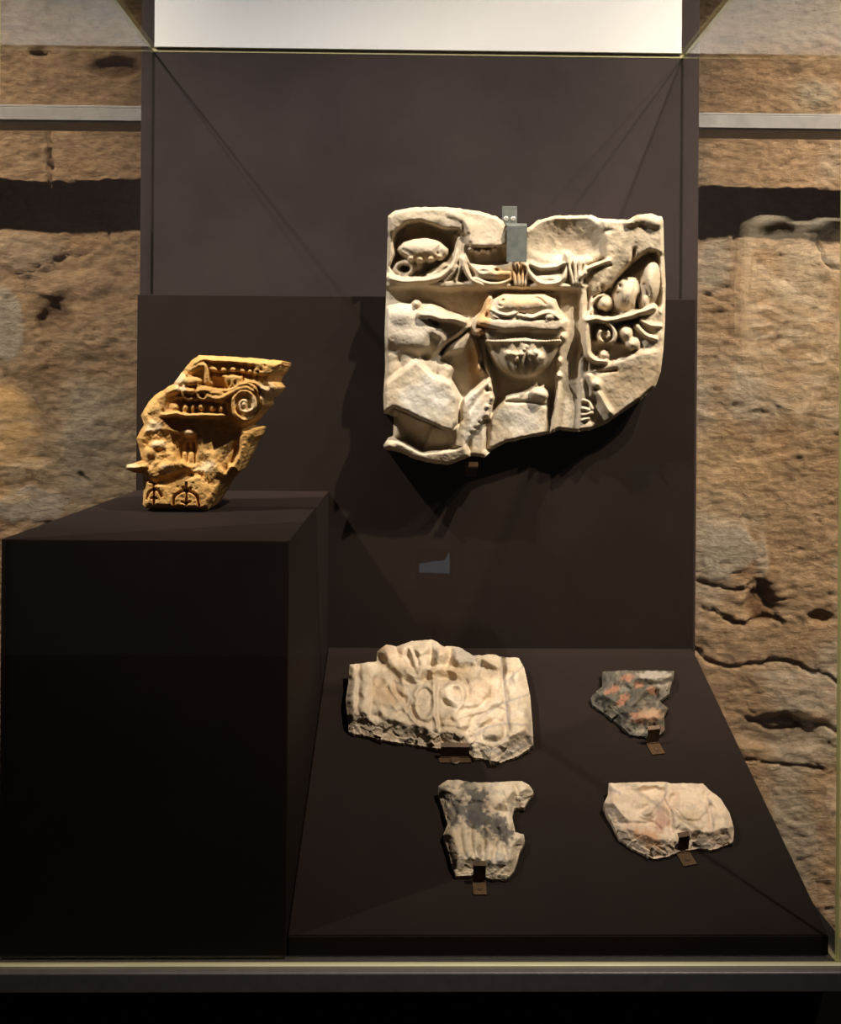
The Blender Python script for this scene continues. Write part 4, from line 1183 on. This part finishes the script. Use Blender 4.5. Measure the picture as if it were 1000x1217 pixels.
EX = Vector((1, 0, 0)); ET = Vector(bt); EN = Vector(BN)
def board_clip(px, py, wpx, top_py, reach, label, hookm=BRASS_DARK, platem=BRASS, turn=0, wide=None):
    """brass angle screwed to the sloping board: plate in front of the stone, hook rising over its lower edge"""
    o = on_board(px, py); dep = o.y
    root = empty('mounting_clip', o); tag(root, label, 'clip', 'brass clips holding the fragments')
    wd = wpx * dep / F
    ex = (EX * math.cos(turn) + ET * math.sin(turn)); et = (ET * math.cos(turn) - EX * math.sin(turn))
    L = min(wd * .8, .020)
    if wpx > 30: L = .009
    plate = strip('plate', [(-L, .0006), (L * .45, .0006)], wd, .0018, ex, et, EN, o, platem, root)
    t1 = L * .45
    hgt, lean = reach
    strip('hook', [(t1 - .002, .0024), (t1, .0028), (t1 + .0015, hgt), (t1 + .0015 + lean, hgt + .003)], (wide or wpx) * dep / F, .0018, ex, et, EN, o, hookm, root)
    screw(plate, o + et * (-L * .4) + EN * .0025, ex, et, EN, wd * .16, BRASS_DARK)
    return root
board_clip(541, 903, 38, 885, (.024, .006), 'wide dark brass clip under the foliage slab', wide=34)
board_clip(570, 1053, 16, 1022, (.032, .005), 'brass clip under the grey-veined marble fragment', wide=15)
board_clip(778, 888, 16, 860, (.032, .005), 'brass clip under the small dark mottled fragment', turn=.15, wide=15)
board_clip(814, 1018, 17, 990, (.032, .005), 'brass clip under the pale pinkish fragment', turn=.2, wide=14)

# top clip of the big relief: strip on the board, hook over the broken top edge
def top_clip():
    Yp = YL + .0002
    a = hit1(606, 245, (0, Yp, 0), (0, -1, 0)); b = hit1(606, 272, (0, Yp, 0), (0, -1, 0))
    root = empty('mounting_clip', (a.x, Yp, b.z)); tag(root, 'green-grey metal clip hooked over the top of the big relief', 'clip')
    wd = 18 * Yp / F
    # the strip is carried by an arm from the tall board
    plate = box('plate', a.x - wd / 2, a.x + wd / 2, Yp, Yp + .003, b.z - .035, a.z, CLIP, root, .0008)
    box('arm', a.x - wd / 2, a.x + wd / 2, Yp + .003, YB - .001, a.z - .034, a.z - .030, CLIP, root, .0008)
    for s in (-1, 1):
        screw(plate, Vector((a.x + s * wd * .24, Yp, a.z - .027)), Vector((1, 0, 0)), Vector((0, 0, 1)), Vector((0, -1, 0)), .0052, SCREW)
    y2 = YL - .088
    h0 = hit1(615, 266, (0, y2, 0), (0, -1, 0)); h1 = hit1(615, 311, (0, y2, 0), (0, -1, 0))
    w2 = 24 * y2 / F
    strip('hook', [(b.z - .006 - h1.z, .0), (h0.z - h1.z + .004, .004), (h0.z - h1.z + .003, YL - y2 - .012), (h0.z - h1.z - .004, YL - y2 - .003), (0, YL - y2 - .004)], w2, .0025,
          Vector((1, 0, 0)), Vector((0, 0, 1)), Vector((0, -1, 0)), Vector((h0.x, Yp - .001, h1.z)), CLIP, root)
top_clip()
def bottom_clip():
    a = hit1(560, 546, (0, YL, 0), (0, -1, 0))
    root = empty('mounting_clip', (a.x, YL, a.z)); tag(root, 'small brown clip under the lower edge of the big relief', 'clip')
    w2 = .012
    plate = box('plate', a.x - w2, a.x + w2, YL - .003, YL - .0002, a.z - .035, a.z - .006, BRASS, root, .0006)
    strip('hook', [(0, 0), (.001, .062), (.004, .066), (.012, .066)], w2 * 1.6, .0022, Vector((1, 0, 0)), Vector((0, 0, 1)), Vector((0, -1, 0)), Vector((a.x, YL - .003, a.z - .012)), BRASS, root)
    screw(plate, Vector((a.x, YL - .003, a.z - .026)), Vector((1, 0, 0)), Vector((0, 0, 1)), Vector((0, -1, 0)), .004, BRASS_DARK)
bottom_clip()

# ------------------------------------------------------------------ glowing screen added behind the camera for a bluish reflection in the front glass
def added_screen():
    y = -2.0; yv = 2 * (YF - GT - .001) - y
    c = hit1(517, 670, (0, yv, 0), (0, -1, 0))
    root = empty('added_reflection_screen', (c.x, y, 0)); tag(root, 'added unseen bluish lit screen mirrored in the front glass', 'screen')
    m, nt, p = mat('bluish_screen')
    n = noise(nt, coords(nt), 9, 3)
    nt.links.new(ramp(nt, n, [(.3, (.42, .55, .70)), (.7, (.60, .74, .90))]), p.inputs['Emission Color'])
    p.inputs['Emission Strength'].default_value = .7; p.inputs['Base Color'].default_value = (.05, .06, .08, 1)
    bm = bmesh.new()
    pts = [(-.078, -.045), (.078, -.05), (.074, .06), (.05, .018), (-.078, .0)]   # glowing face, shaped for the wanted reflection
    w2, h2 = .085, .06
    vs_ = [bm.verts.new((c.x + a, y + .0005, c.z + b)) for a, b in pts]
    f = bm.faces.new(vs_); bm.normal_update()
    if f.normal.y < 0: bmesh.ops.reverse_faces(bm, faces=[f])
    r = bmesh.ops.extrude_face_region(bm, geom=[f])
    bmesh.ops.translate(bm, vec=(0, .002, 0), verts=[v for v in r['geom'] if isinstance(v, bmesh.types.BMVert)])
    bmesh.ops.recalc_face_normals(bm, faces=bm.faces)
    sc = box('housing', c.x - w2 - .01, c.x + w2 + .01, y - .02, y, c.z - .075, c.z + .075, BLACK, root, .004)
    bm_obj('display', bm, m, root)
    box('post', c.x - .015, c.x + .015, y - .03, y - .008, .02, c.z - .05, BLACK, root, .003)
    box('foot', c.x - .12, c.x + .12, y - .12, y + .08, 0, .02, BLACK, root, .004)
added_screen()
